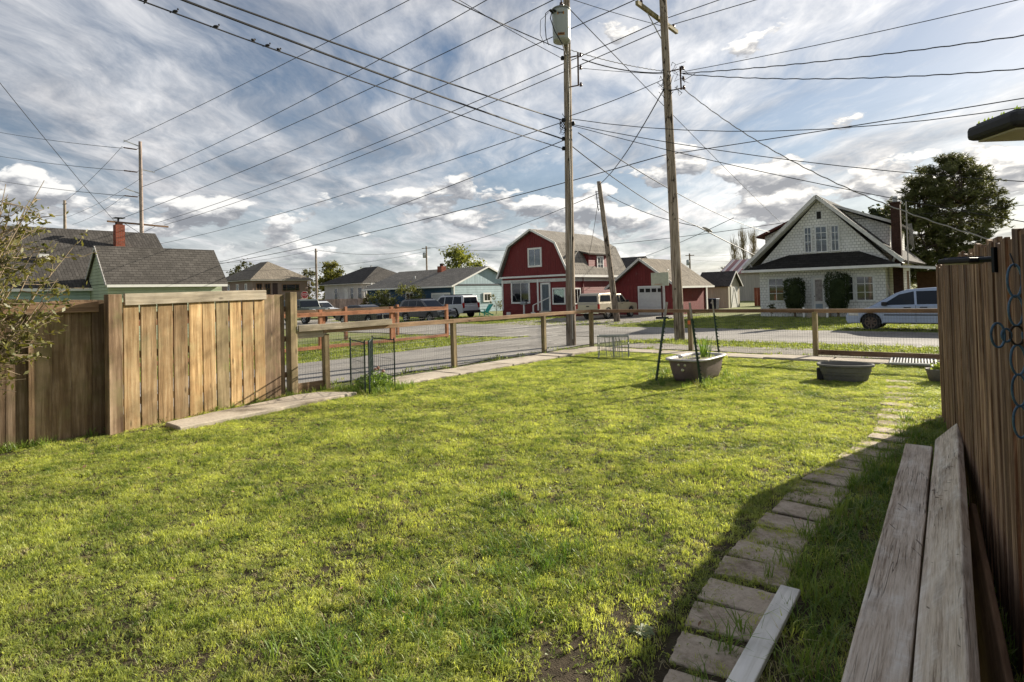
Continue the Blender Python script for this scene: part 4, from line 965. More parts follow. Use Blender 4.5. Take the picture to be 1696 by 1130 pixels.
    # far poles
    for lab, px, py, y, arm in (('plain grey utility pole behind the wooden fence between two hip roofed houses', 523, 412, 75, 0), ('far utility pole with a small transformer behind the blue house', 706, 408, 95, 1), ('far utility pole with a small transformer behind the red garage', 1142, 420, 95, 1), ('far thin utility pole above the dark roof at the far left', 107, 332, 60, 0)):
        t = atY(px, py, y); r = thing('utility_pole', lab, 'utility pole', (t.x, t.y, -.3)); h = t.z+.3
        pole_mesh(Vector((0, 0, 0)), Vector((0, 0, 1)) if False else Vector((0, 0, 0)), 0, h, lambda z: .17-.05*z/h, 10, 3).build('shaft', 'pole', r, smooth=True)
        if arm:
            beam('crossarm', 'rail_dark', r, (-.7, -.15, h-.35), (.7, -.15, h-.3), .1, .1); MB().lathe([(.2, 0), (.24, .05), (.24, .8), (.1, .9)], 10, (-.35, -.1, h-1.9)).build('transformer_can', 'trans', r, smooth=True)
        else: MB().bar((-.2, 0, h-.4), (.25, 0, h-.35), .06, .06).build('bracket', 'black_metal', r)
build_poles()
# ================================================================== wires
def wire(label, a, b, sag=.25, r=.011, ea=0., eb=0., mat='wire', n=14, name='overhead_wire', twist=0.):
    a, b = Vector(a), Vector(b); d = b-a; a2 = a-d*ea; b2 = b+d*eb; pts = []; rr = []
    for i in range(n+1):
        s = -ea+(1+ea+eb)*i/n; p = a+d*s; p.z -= sag*4*s*(1-s); pts.append(p)
    if twist:
        k = n*5; q = []
        for i in range(k+1):
            s = -ea+(1+ea+eb)*i/k; p = a+d*s; p.z -= sag*4*s*(1-s); p.z += twist*math.sin(i*1.9)
            q.append(p)
        pts = q
    c = pts[0].copy(); o = MB().tube([p-c for p in pts], r, 5).build(name, mat, loc=c)
    return tag(o, label, 'wire', 'overhead wires'), (lambda s: a+d*s-Vector((0, 0, sag*4*s*(1-s))))
def Lz(py, dx=0., du=0.): return LP(zL(py))+Vector((dx, 0, 0))
def Rz(py, dx=0.): return RP(zR(py))+Vector((dx, 0, 0))
def build_wires():
    # along the alley, over the yard to the upper left
    wire('thick black cable from the transformer pole to the top edge, uppermost of three', Lz(201, -.15), UV(4., -10.2, 6.75), .06, .019, 0, 1.6)
    wire('thick black cable from the transformer pole to the top left, middle of three', Lz(232, -.15), UV(4., -10.2, 6.55), .05, .022, 0, 1.6)
    _, f = wire('black cable with small birds on it, lowest of the three running to the top left', Lz(248, -.15), UV(4., -10.2, 6.28), .06, .013, 0, 1.6)
    wire('twisted cable rising left from just below the transformer', Lz(84, -.1), onV(745, -2, -10.2), .04, .014, 0, .8)
    wire('thin wire beside the twisted cable rising left below the transformer', Lz(98, -.15), onV(757, -2, -10.2), .03, .009, 0, .8)
    brd = random.Random(5); m = MB().lathe([(.004, -.075), (.03, -.05), (.042, 0), (.035, .045), (.012, .07)], 8); m.v = [(x, z, y+.035) for x, y, z in m.v]
    m.lathe([(.004, -.026), (.022, -.012), (.025, .004), (.012, .024)], 8, (0, .075, .085)).add([(-.012, -.07, .03), (.012, -.07, .03), (.02, -.15, .0), (-.02, -.15, .0)], [(0, 1, 2, 3)]); bird = m.mesh('bird'); bird.materials.append(plain('dark_feathers', (.03, .028, .03), .8))
    for px in (242, 291, 360, 419, 444, 461):
        best = min((abs((848+F_PX*((f(s)-O).dot(CR))/((f(s)-O).dot(CF)))-px), s) for s in [i/300*1.5 for i in range(1, 300)])[1]
        p = f(best); o = link('bird', bird, None, None, True, loc=p+Vector((0, 0, .012)), rz=brd.uniform(0, 6.28)); o.scale = (.62,)*3; tag(o, 'small dark bird perched on the lowest of the three thick cables', 'bird', 'birds perched on the cable')
    # transmission lines on the far side of the street
    X = lambda py, dv=0.: XP(15.5-(py-237)*(15.8/265))+U*dv*.68
    wire('highest thin line rising right from the top of the transmission pole', X(240, -1.9), onU(678, 0, 18.5), .12, .019, 0, 1.2)
    wire('second thin line rising right from the transmission pole', X(276, 1.6), onU(807, 0, 18.5), .35, .019, 0, 1.2)
    wire('third thin line rising right from the transmission pole', X(301, .2), onU(917, 0, 18.5), .35, .019, 0, 1.2)
    wire('line from the far crossarm passing behind the transformer to the top edge', XP(8.55)-U*2.0, onU(1052, 0, 18.5), .3, .018, 0, .6)
    c = RP(zR(28))-V*.2; dirc = U.copy()
    for k, (t0, px, py, w1) in enumerate(((.6, 1197, 0, 'upper'), (1.2, 1259, 0, 'lower'))):
        wire('line from the far crossarm to the near pole crossarm, %s of a close pair' % w1, XP(8.35)+U*(.8+1.0*k)+Vector((0, 0, .12)), c+dirc*t0+Vector((0, 0, .2)), .5, .017)
        wire('line from the crossarm insulator to the top right, %s of two' % w1, c+dirc*t0+Vector((0, 0, .2)), onU(px, py-2, 18.5+t0), .0, .014, 0, 3)
    wire('wire rising from the far left houses to the middle of the transformer pole', onU(260, 405, 17.2), Lz(199, .1), .35, .013)
    wire('wire from the transformer pole up to the rack of the crossarm pole', Lz(193, .1), Rz(133, -.12), .05, .012)
    wire('wire from the lower transformer pole falling left behind the stop sign', onU(355, 436, 17.), Lz(234, -.14), .35, .013)
    _, g = wire('thick cable crossing behind both near poles, low on the left and rising to the right', onU(300, 447, 19.2), onU(1101, 257, 19.2), .42, .017); 
    wire('continuation of the thick cable from the crossarm pole to the right edge', onU(1101, 257, 19.2), onU(1695, 163, 19.2), .02, .014, 0, .6)
    far = atY(706, 411, 95)
    wire('service wire from the far pole behind the blue house to the leaning pole', far, NP(7.7), .8, .022)
    # from transformer pole to the right
    wire('nearly level wire from the transformer pole to the right edge above the white house', Lz(199, .12), onU(1611, 190, 17.), .38, .011, 0, .6)
    wire('wire from the transformer pole sinking right across the pine tree', Lz(208, .12), onU(1695, 301, 19.), .22, .011, 0, .3)
    wire('second wire from the transformer pole sinking right to the dark fence', Lz(210, .12), onU(1686, 366, 18.), .15, .010, 0, .3)
    wire('service drop from the transformer pole to the red dormer eave of the white house', Lz(222, .3), atY(1276, 385, 39), .45, .016)
    sp = atY(1155, 375, 30)
    wire('black cable from the transformer pole sinking to the splice over the garage', Lz(244, .1), sp, .25, .016)
    wire('dark cable from the splice on towards the bare poplars', sp, atY(1290, 440, 55), .1, .03)
    wire('cable from the leaning pole down to the splice over the garage', NP(7.5)+V*.5, sp, .25, .018)
    MB_ = MB().tube([(-.24, .0, .12), (-.1, 0, .06), (.1, 0, -.05), (.24, 0, -.12)], [.03, .07, .08, .03], 8).build('splice_case', plain('weathered_splice', (.40, .37, .31), .6), loc=sp+Vector((.5, 0, -.18)), smooth=True); tag(MB_, 'pale cable splice case hanging between the two cables above the red garage', 'splice')
    wire('pale twisted service drop from the crossarm pole past the chimney to the right', Rz(148, .5), atY(1652, 400, 12.), .55, .014, 0, .1, 'wire_grey', 14, twist=.012)
    wire('uppermost of three wires from the rack of the crossarm pole to the right', Rz(122, .45), onU(1686, 0, 18.), .06, .011, 0, .4)
    wire('middle twisted cable of three from the rack of the crossarm pole to the right', Rz(124, .5), onU(1695, 59, 18.), .1, .016, 0, .4, twist=.01)
    wire('lowest twisted cable of three from the rack of the crossarm pole to the right', Rz(125, .55), onU(1695, 114, 18.), .2, .015, 0, .4, twist=.01)
    wire('pale twisted cable between the two near poles below the transformer', Lz(84, .1), Rz(119, -.14), .07, .012, mat='wire_grey', twist=.008)
    wire('thick dark cable between the racks of the two near poles', Lz(100, .45), Rz(122, -.14), .12, .018)
    wire('thin dark wire between the racks of the two near poles', Lz(115, .45), Rz(124, -.14), .02, .009)
    wire('thick black cable from the crossarm pole down to the leaning pole', Rz(148, -.1), NP(8.2), .35, .021)
    wire('thin straight wire from the transformer top down past the crossarm pole to the right', Lz(16, .1), atY(1292, 368, 60), .1, .014)
    wire('wire with an insulator between the pole tops at the top edge', Lz(-2, .1), Rz(43, -.12), .03, .010)
    b0 = atY(722, 412, 80); b1 = atY(1313, 367, 40)
    wire('level wire with dark knots low across the sky behind both near poles', b0, b1, .9, .020); wire('level wire crossing in front of the white house gable to the right edge', b1, atY(1696, 340, 30), .1, .014, 0, .3)
    wire('thin wire rising from behind the garage to the splice', atY(1031, 436, 58), atY(1215, 361, 26), .2, .014)
    # left side
    wire('uppermost of three level lines from the left edge to the transmission pole', atY(-40, 212, 70), X(249, -2.0), .2, .022); wire('middle of three level lines from the left edge to the transmission pole', atY(-40, 252, 70), X(281, -2.0), .2, .022); wire('lowest of three level lines from the left edge to the transmission pole', atY(-40, 293, 70), X(317, -2.0), .2, .022)
    wire('thick cable sinking steeply from the left edge to the far crossarm', atY(-60, 62, 28), XP(8.5)-U*2.0, .15, .018)
    t = atY(107, 334, 60); wire('thin wire from the small far left pole up to the transmission pole', t, X(246, -2.), .25, .016); wire('thin wire from the shrub side up to the middle of the transmission pole', atY(105, 362, 62), X(290, -.1), .3, .014); wire('thin wire from the dark roof up to the lower arm of the transmission pole', atY(120, 372, 60), X(316, -1.8), .3, .014)
    p5 = atY(523, 414, 75); wire('wire sagging between the two far poles above the hip roofed houses', p5, far, .8, .024); wire('second wire sagging lower between the two far poles', atY(300, 446, 75), far+Vector((0, 0, -.5)), 1.2, .020)
    wire('wire from the plain far pole to the left above the tan house', p5, atY(355, 436, 85), .4, .018); p6 = atY(1142, 424, 95); wire('wire from the far pole behind the garage to the right', p6, atY(1300, 408, 110), .6, .022); wire('lower wire from the far pole behind the garage to the right', p6-Vector((0, 0, .6)), atY(1300, 424, 110), .6, .022)
    # guard wire from the guy of the leaning pole to the red house dormer
    wire('service wire from the leaning pole down to the red house dormer', NP(7.0)-V*.3, onV(975, 424, -26.2), .2, .015)
build_wires()
# ================================================================== houses
def house(name, label, u, v, z=-.3, cat='house'): return thing(name, label, cat, UV(u, v, z), ROTZ)
# local frame of a house: x to the right along the street front, y to the back, z up
def fF(y0): return lambda s, z, d: (s, y0-d, z)            # a face that looks at the yard (-y)
def fS(x0): return lambda s, z, d: (x0+d, s, z)            # a face that looks to the right (+x)
def rect(fn, s0, s1, z0, z1, d0, d1): return MB().prism([(s0, z0), (s1, z0), (s1, z1), (s0, z1)], fn, d0, d1)
def window(parent, fn, s0, s1, z0, z1, trim=.09, mull=(), trans=(), frame='white', curtain=None, room='room', sash=.035):
    m = MB(); t = trim
    for a, b, c, d in ((s0, s1, z1-t, z1), (s0, s1, z0, z0+t), (s0, s0+t, z0+t, z1-t), (s1-t, s1, z0+t, z1-t)): m.prism([(a, c), (b, c), (b, d), (a, d)], fn, .0, .06)
    for q in mull: x = s0+(s1-s0)*q; m.prism([(x-sash/2, z0+t), (x+sash/2, z0+t), (x+sash/2, z1-t), (x-sash/2, z1-t)], fn, .02, .045)
    for q in trans: zz = z0+(z1-z0)*q; m.prism([(s0+t, zz-sash/2), (s1-t, zz-sash/2), (s1-t, zz+sash/2), (s0+t, zz+sash/2)], fn, .022, .047)
    w = m.build('window', frame, parent)
    rect(fn, s0+t*.8, s1-t*.8, z0+t*.8, z1-t*.8, .001, .006).build('dark_room_panel', room, w)  # dark panel on the solid wall stands in for an unlit room
    if curtain:
        mat, spans = curtain
        for a, b in spans:
            x0 = s0+t+(s1-s0-2*t)*a; x1 = s0+t+(s1-s0-2*t)*b; k = max(3, int((x1-x0)/.09)); c = MB()
            for i in range(k): c.prism([(x0+(x1-x0)*i/k, z0+t), (x0+(x1-x0)*(i+1)/k, z0+t), (x0+(x1-x0)*(i+1)/k, z1-t), (x0+(x1-x0)*i/k, z1-t)], fn, .007, .010+.007*(i % 2))
            c.build('curtain', mat, w)
    rect(fn, s0+t*.9, s1-t*.9, z0+t*.9, z1-t*.9, .021, .025).build('pane', 'glass', w)
    return w
def fascia(parent, a, b, w=.05, h=.16, mat='white', name='fascia'): return MB().bar(a, b, w, h).build(name, mat, parent)
def vent_pipe(parent, p, h=.3, r=.05): MB().tube([p, (p[0], p[1], p[2]+h)], r, 8).build('vent_pipe', 'galv', parent)
SID = dict(red=siding('red_lap_siding', (.19, .030, .029), .13), redv=siding('red_vertical_board', (.175, .025, .025), .22, vertical=True), blue=siding('light_blue_siding', (.34, .46, .50), .26), bluev=siding('light_blue_boards', (.34, .45, .50), .4, vertical=True),
           shaded=siding('shade_blue_siding', (.035, .085, .15), .24), tan=siding('tan_siding', (.27, .20, .165), .22), white=siding('white_lap_siding', (.52, .50, .47), .14), green=siding('pale_green_siding', (.43, .49, .34), .16),  # first entry: blue siding with the front's shade put into its colour
           turq=siding('turquoise_siding', (.42, .55, .52), .16), cream=siding('cream_board', (.47, .43, .34), .2, vertical=True), metal=siding('ribbed_metal', (.42, .39, .34), .3, vertical=True), shk=shingle('white_shakes', (.85, .85, .81), .17, .20, .10, .8, ('xy', 'z'), .02, (.30, .30, .28)))
def build_red_house():
    r = house('red_house', 'red gambrel roofed house with white trim and a dormer', 37.42, -32.51); W, D = 6.62, 8.6
    e, bk, rg, xb = 3.28, 5.75, 6.92, 1.07            # eave, break and ridge heights above the ground, break inset
    wl = MB().box(0, W, 0, D, .48, e+.02).build('wall', SID['red'], r)
    MB().box(-.03, W+.03, -.03, D+.03, -.15, .5).build('plinth', plain('plinth_red', (.17, .03, .03), .8), r)
    gab = [(-.05, e), (W+.05, e), (W-xb+.02, bk), (W/2, rg-.05), (xb-.02, bk)]
    MB().prism(gab, lambda a, b, d: (a, d, b), .0, D).build('gable', SID['redv'], r)
    oh = .32; prof = [(-.36, e-.08), (xb-.14, bk+.05), (W/2, rg+.1), (W-xb+.14, bk+.05), (W+.36, e-.08)]
    rf = MB()
    for (a, b), (c, d) in zip(prof, prof[1:]): rf.slab([(a, -oh, b), (c, -oh, d), (c, D+oh, d), (a, D+oh, b)], .12)
    rf = rf.build('roof', 'roof_grey', r)
    m = MB()
    for (a, b), (c, d) in zip(prof, prof[1:]): m.bar((a, -oh-.02, b-.06), (c, -oh-.02, d-.06), .05, .16)
    m.build('barge_board', 'white', rf)
    MB().box(-.35, W+.3, -.16, -.02, e-.14, e).build('band_board', 'white', r); MB().box(-.02, W+.02, -.06, -.01, e-.55, e-.3).build('frieze', 'offwhite', r)
    fascia(r, (W+.36, -oh, e-.16), (W+.36, D+oh, e-.16), .06, .18, 'white', 'gutter'); MB().box(W+.005, W+.05, 0, D, e-.55, e-.3).build('frieze', 'offwhite', r)
    for x in (0, 3.72): MB().box(x-.05, x+.09, -.07, -.01, .5, e-.3).build('corner_board', 'white', r)
    window(r, fF(0), .95, 2.92, 1.05, 2.84, .13, (.52,), (), 'white', ('curtain', ((.5, .98),)))
    window(r, fF(0), 5.14, 6.38, .95, 2.25, .11, (), ())
    window(r, fF(0), 2.80, 4.20, 3.95, 5.5, .14, (.5,), (), 'white', ('curtain', ((.05, .4), (.55, .95))))
    window(r, fS(W), .75, 1.66, .92, 2.2, .1, (.5,), (), 'white', ('curtain', ((.1, .45),)))
    # door with casing, panels, knob
    dc = MB().box(4.02, 4.16, -.08, -.01, .45, 2.66).box(4.84, 4.98, -.08, -.01, .45, 2.66).box(4.02, 4.98, -.08, -.01, 2.54, 2.68).build('door_casing', 'white', r)
    dr = MB().box(4.16, 4.84, -.04, -.005, .46, 2.54).build('door', plain('blue_grey_door', (.14, .17, .19), .5), r)
    for (x0, x1) in ((4.24, 4.46), (4.54, 4.76)):
        for (z0, z1) in ((.6, 1.35), (1.5, 2.4)): MB().box(x0, x1, -.055, -.041, z0, z1).build('door_panel', plain('blue_grey_panel', (.11, .135, .15), .5), dr)
    MB().lathe([(.03, -.03), (.045, 0), (.03, .03)], 8, (4.22, -.08, 1.42)).build('door_knob', 'chrome', dr)
    st = MB().box(3.95, 5.1, -1.0, -.03, -.1, .15).box(4.0, 5.05, -.62, -.03, .15, .32).box(4.05, 5.0, -.32, -.03, .32, .46).build('steps', 'concrete', r)
    MB().bar((4.1, -1.15, .95), (5.0, -.1, 1.55), .07, .06).build('handrail', 'white', r); MB().box(4.06, 4.14, -1.2, -1.12, -.1, .95).build('handrail_post', 'white', r)
    for x in (.42, 3.0): MB().box(x, x+.42, -.07, -.032, .12, .36).build('foundation_vent', 'white', r)
    # dormer on the right slope
    x0, x1, y0, y1, zt = W-1.65, W+.0, 3.0, 5.9, 5.0
    dm = MB(); dm.box(x0-.6, x1, y0, y1, e+.1, zt).build('dormer', SID['red'], r)
    MB().slab([(x0-1.3, y0-.45, zt+.78), (x1+.25, y0-.45, zt-.02), (x1+.25, y1+.35, zt-.02), (x0-1.3, y1+.35, zt+.78)], .12).build('dormer_roof', 'roof_grey', r)
    window(r, fS(x1), 4.2, 5.2, 3.45, 4.8, .11, (.5,), (.5,), 'white', ('curtain', ((.1, .9),)))
    MB().tube([(W-.3, 1.5, 4.2), (W-.3, 1.5, 4.9), (W-.15, 1.35, 5.0)], .03, 6).build('antenna_mast', 'galv', r); MB().lathe([(.03, -.06), (.2, .0), (.24, .07)], 12, (W-.15, 1.3, 5.02)).build('antenna_dish', 'galv', r)
    MB().tube([(W+.06, 2.0, .3), (W+.06, 2.0, e-.2)], .05, 6).build('downspout', SID['red'], r); MB().box(W+.005, W+.12, 2.15, 2.4, 1.3, 1.7).build('meter_box', 'galv', r)
    # wooden stair and rail at the side
    sr = MB()
    for (a, b) in (((W+1.2, 4.4, 1.5), (W+1.2, 6.5, 2.4)), ((W+1.2, 4.4, .9), (W+1.2, 6.5, 1.8)), ((W+1.2, 6.5, 2.4), (W+1.2, 8., 2.4))): sr.bar(a, b, .08, .1)
    for y, z in ((4.4, 1.55), (5.4, 2.0), (6.5, 2.45), (8., 2.45)): sr.bar((W+1.2, y, -.1), (W+1.2, y, z), .09, .09)
    sr.build('side_stair', plain('dark_red_wood', (.10, .02, .018), .8), r); MB().box(W, W+1.25, 6.5, 8., 1.3, 1.42).build('side_landing', plain('dark_red_wood', (.10, .02, .018), .8), r)
    mb = thing('mailbox', 'white mailbox on a post in front of the red house', 'mailbox', UV(36.6, -29.6, -.3), ROTZ); MB().box(-.05, .05, -.05, .05, -.1, 1.0).build('post', 'white', mb); MB().prism([(-.13, 1.0), (.13, 1.0), (.13, 1.14), (.09, 1.22), (-.09, 1.22), (-.13, 1.14)], lambda a, b, d: (d, a, b), -.25, .25).build('box', 'galv', mb)
build_red_house()
def build_garage():
    r = house('red_garage', 'red detached garage with a white overhead door', 41.15, -24.15, -.3, 'garage'); W, D = 5.15, 6.0; e, rg = 2.32, 4.3
    MB().box(0, W, 0, D, -.15, e).build('wall', SID['red'] if False else siding('red_garage_board', (.195, .030, .029), .30, vertical=True), r)
    MB().prism([(0, e+.002), (W, e+.002), (W/2, rg-.12)], lambda a, b, d: (a, d, b), 0, D).build('gable', SID['redv'], r)
    rf = MB(); oh = .45
    rf.slab([(-.5, -oh, e-.22), (W/2, -oh, rg+.05), (W/2, D+oh, rg+.05), (-.5, D+oh, e-.22)], .1); rf.slab([(W+.5, -oh, e-.22), (W/2, -oh, rg+.05), (W/2, D+oh, rg+.05), (W+.5, D+oh, e-.22)], .1)
    rf = rf.build('roof', 'roof_brown', r)
    for a, b in (((-.5, -oh-.03, e-.30), (W/2, -oh-.03, rg-.03)), ((W+.5, -oh-.03, e-.30), (W/2, -oh-.03, rg-.03))): fascia(rf, a, b, .05, .17, 'offwhite', 'barge_board')
    fascia(r, (W+.5, -oh, e-.27), (W+.5, D+oh, e-.27), .05, .14, 'white', 'gutter'); MB().box(-.01, W+.01, -.03, -.004, e-.02, e+.1).build('band_board', SID['red'], r)
    MB().box(W-.0, W+.08, D-.2, D+.05, 0, e-.3).build('corner_board', 'white', r); MB().box(W*.7, W*.7+.3, 1.6, 1.9, 3.0, 3.45).build('roof_vent', 'white', r)
    d = MB().box(2.2, 4.42, -.06, -.01, .0, 2.2).build('door_frame', 'white', r)
    for i in range(4):
        p = MB().box(2.28, 4.34, -.10, -.062, .03+i*.53, .03+i*.53+.515).build('door_panel', plain('garage_door_white', (.60, .59, .56), .5, 0, .08), d)
    for i in range(4): MB().box(2.38+i*.5, 2.76+i*.5, -.115, -.101, 1.72, 2.0).build('door_pane', 'room', d)
    # basketball hoop
    b = thing('basketball_hoop', 'basketball hoop with a pale backboard beside the garage door', 'basketball hoop', UV(35.6, -17.3, -.3), ROTZ)
    MB().tube([(0, 0, 0), (0, 0, 2.5), (0, -.1, 2.75)], .06, 8).build('pole', plain('dark_red_pole', (.06, .02, .02), .6), b); MB().box(-.6, .6, -.25, -.2, 2.15, 3.0).build('backboard', plain('clouded_acrylic', (.46, .48, .38), .4, 0, .2), b)
    MB().tube([(.225*math.cos(k*math.pi/8), -.48+.225*math.sin(k*math.pi/8), 2.25) for k in range(17)], .012, 6, False).build('rim', plain('orange_rim', (.5, .13, .03), .5), b); MB().box(-.45, .45, -.1, .5, 0, .14).build('base', 'blackplastic', b, bevel=.04)
    k = thing('wheelie_bin', 'dark blue wheeled refuse bin at the corner of the red garage', 'bin', UV(46.6, -18.2, -.3), ROTZ)
    MB().hexa([(-.27, -.3, .08), (.27, -.3, .08), (.27, .3, .08), (-.27, .3, .08), (-.33, -.37, 1.0), (.33, -.37, 1.0), (.33, .37, 1.0), (-.33, .37, 1.0)]).build('body', plain('bin_navy', (.012, .018, .035), .5), k, bevel=.03); MB().box(-.35, .35, -.40, .40, 1.0, 1.08).build('lid', plain('bin_lid_blue', (.02, .045, .10), .5), k, bevel=.03)
    MB().prism([(-.1, .68), (.1, .68), (.13, .75), (.1, .82), (-.1, .82), (-.13, .75)], lambda a, z, d: (a, -.362-d, z), 0, .004).build('emblem', plain('bin_emblem', (.5, .5, .52), .6), k)
    for x in (-.28, .28): MB().tube([(x-.03, .3, .1), (x+.03, .3, .1)], .1, 12).build('wheel', 'tyre', k)
build_garage()
def build_white_house():
    W, D = 6.95, 11.; r = house('white_house', 'white shingled house with a broad porch roof and dark hedges at its door', 39.67, -12.43)
    e, pk = 3.2, 7.25; xc = 3.62
    MB().box(0, W, 0, D, -.15, e+.05).build('wall', SID['shk'], r)
    MB().prism([(-.05, e), (W+.25, e), (xc, pk-.12)], lambda a, b, d: (a, d, b), .02, D).build('gable', SID['shk'], r)
    oh = .55; rf = MB(); xl, xr = -.85, W+.95
    for x in (xl, xr): rf.slab([(x, -oh, e+.02), (xc, -oh, pk+.12), (xc, D+oh, pk+.12), (x, D+oh, e+.02)], .12)
    rf = rf.build('roof', 'roof_black', r)
    for x in (xl, xr): fascia(rf, (x, -oh-.03, e-.07), (xc, -oh-.03, pk+.03), .06, .2, 'offwhite', 'barge_board')
    for x in (xl, xr): MB().slab([(x*.998, -oh+.01, e-.16), (xc, -oh+.01, pk-.06), (xc, .3, pk-.06), (x*.998, .3, e-.16)], .02).build('soffit', 'offwhite', rf)
    for x in (xl+.35, xr-.35): MB().bar((x, -oh, e+.25), (x+(.3 if x < 0 else -.3), .0, e-.35), .08, .08).build('eave_bracket', 'offwhite', r)
    # porch (skirt) roof across the front
    z0, z1 = 2.98, 3.86; yl = -.95
    pr = MB(); a = [(-.8, yl, z0), (W+.85, yl, z0), (5.7, -.0, z1), (1.85, -.0, z1)]; pr.slab(a, .06)
    pr.slab([(-.8, yl, z0), (1.85, 0, z1), (.1, .25, z0+.3), (-.8, .1, z0)], .06); pr.slab([(W+.85, yl, z0), (W+.85, .1, z0), (W-.1, .25, z0+.3), (5.7, 0, z1)], .06)
    p = pr.build('porch_roof', shingle('mossy_black_roof', (.035, .033, .03), .14, .3, .4, .95, ('x', 'y')), r)
    fascia(p, (-.82, yl-.03, z0-.07), (W+.87, yl-.03, z0-.07), .06, .15, 'white', 'gutter')
    MB().box(-.7, W+.75, yl+.02, -.002, z0-.16, z0-.1).build('porch_soffit', 'white', r)
    fr = plain('window_trim_grey', (.68, .69, .67), .6, 0, .2); org = groundmat('orange_curtain', [(.30, .15, .06), (.50, .28, .12), (.58, .38, .20)], 3., 9.); blank = groundmat('crumpled_blind', [(.22, .20, .19), (.42, .38, .35), (.55, .50, .46)], 5., 14.)  # mottled orange cloth colour for the left curtains
    def wgrid(s0, s1, z0, z1, mat, rows=(.33, .66), mull=(.5,)): return window(r, fF(0), s0, s1, z0, z1, .10, mull, rows, fr, (mat, ((.0, 1.),)))
    wgrid(.50, 1.54, .92, 2.48, org, (.35, .68)); wgrid(1.54, 2.50, .92, 2.48, org, (.35, .68)); wgrid(5.42, 6.42, .90, 2.44, blank, (.35, .68)); wgrid(4.45, 5.40, .90, 2.44, blank, (.35, .68))
    window(r, fF(0), 2.74, 3.20, 3.92, 5.52, .07, (.5,), (.42, .72), fr, (groundmat('purple_cloth', [(.08, .05, .14), (.16, .11, .22), (.3, .26, .3)], 3., 8.), ((.0, 1.),)))
    window(r, fF(0), 3.36, 4.06, 3.90, 5.52, .07, (.5,), (.48, .74), fr, (groundmat('patterned_cloth', [(.06, .06, .07), (.16, .15, .14), (.34, .31, .27)], 5., 10.), ((.0, 1.),)))
    window(r, fF(0), 4.22, 4.70, 3.92, 5.5, .07, (.5,), (.42, .72), fr, (groundmat('patterned_cloth', [(.1, .1, .1)], 1.), ((.0, 1.),)))
    MB().box(xc-.12, xc+.12, -.03, .015, 5.95, 6.4).build('attic_vent', 'room', r); MB().box(xc-.17, xc+.17, -.015, .016, 5.9, 6.45).build('vent_frame', fr, r)
    dc = MB().box(3.06, 3.18, -.06, 0, .1, 2.46).box(3.76, 3.88, -.06, 0, .1, 2.46).box(3.06, 3.88, -.06, 0, 2.36, 2.5).build('door_casing', fr, r)
    d = MB().box(3.18, 3.76, -.045, -.001, .1, 2.36).build('door', 'white', r); MB().box(3.27, 3.67, -.056, -.046, .95, 2.26).build('door_pane', blank, d); MB().box(3.27, 3.67, -.055, -.046, .22, .78).build('door_panel', plain('panel_blue', (.30, .36, .40), .5), d); MB().tube([(3.23, -.05, 1.25), (3.23, -.09, 1.25)], .03, 6).build('door_knob', 'black_metal', d)
    for i in range(3): MB().box(2.9, 4.1, -1.15+.35*i, -.07, -.12+.12*i, .0+.12*i).build('step', 'concrete', r)
    for x in (2.82, 4.10): MB().box(x, x+.1, -1.25, -1.15, -.15, .62).build('step_post', 'white', r)
    # right side: shed dormer, chimney, lean-to carport
    MB().prism([(xc+.2, 5.9), (W+.02, 3.6), (W+.02, 5.42), (xc+.2, 6.9)], lambda a, b, d: (a, d, b), 2.2, 8.5).build('dormer', SID['shk'], r)
    MB().slab([(xc-.1, 1.7, 7.2), (W+.55, 1.7, 5.5), (W+.55, 9., 5.5), (xc-.1, 9., 7.2)], .12).build('dormer_roof', 'roof_black', r); fascia(r, (xc, 1.66, 7.08), (W+.55, 1.66, 5.42), .05, .16, 'offwhite', 'dormer_barge_board')
    MB().tube([(W+.4, 1.75, 5.4), (W+.1, 2.15, 5.15), (W+.1, 2.15, 3.7)], .045, 6).build('downspout', 'white', r)
    MB().prism([(-.3, 3.9), (xc-.3, 6.9), (xc-.3, 7.0), (-.3, 5.3)], lambda a, b, d: (a, d, b), 2.4, 8.5).build('dormer', SID['shk'], r); MB().slab([(xc, 1.9, 7.18), (-.75, 1.9, 5.32), (-.75, 9., 5.32), (xc, 9., 7.18)], .12).build('dormer_roof', shingle('rust_red_roof', (.16, .06, .05), .15, .3), r)
    ch = MB().box(W+.24, W+.70, 1.05, 1.5, -.1, 6.55).build('chimney', 'brick_dark', r); MB().box(W+.20, W+.74, 1.01, 1.54, 6.55, 6.65).build('chimney_cap', 'brick_dark', ch); MB().box(W+.34, W+.6, 1.15, 1.4, 6.65, 6.98).build('flue', 'galv', ch)
    MB().tube([(W+1.02, .9, 2.9), (W+1.02, .9, 6.6)], .035, 6).build('service_mast', 'wire_grey', r)
    m = MB()
    for k in range(6): m.tube([(W+1.05+.04*k, .85, 5.3), (W+1.16+.03*k, .8, 4.8), (W+1.1+.05*k, .82, 4.2-.08*k)], .012, 4)
    m.build('wire_coil', 'wire_grey', r)
    cp = MB().slab([(W+.25, -.3, 3.0), (W+4.6, -.3, 2.55), (W+4.6, 6.5, 2.55), (W+.25, 6.5, 3.0)], .07).build('carport_roof', plain('pale_carport_roof', (.42, .38, .31), .8, 0, .3), r); fascia(cp, (W+.25, -.34, 2.9), (W+4.6, -.34, 2.46), .05, .12, 'white', 'carport_fascia')
    for x in (W+1.1, W+4.4): MB().box(x-.05, x+.05, -.2, -.1, -.15, 2.6).build('carport_post', 'rail', r)
    MB().box(W+.9, W+4.6, 5.9, 6.05, -.15, 2.6).build('carport_back_wall', plain('brown_planks', (.10, .055, .03), .9, 0, .4), r)
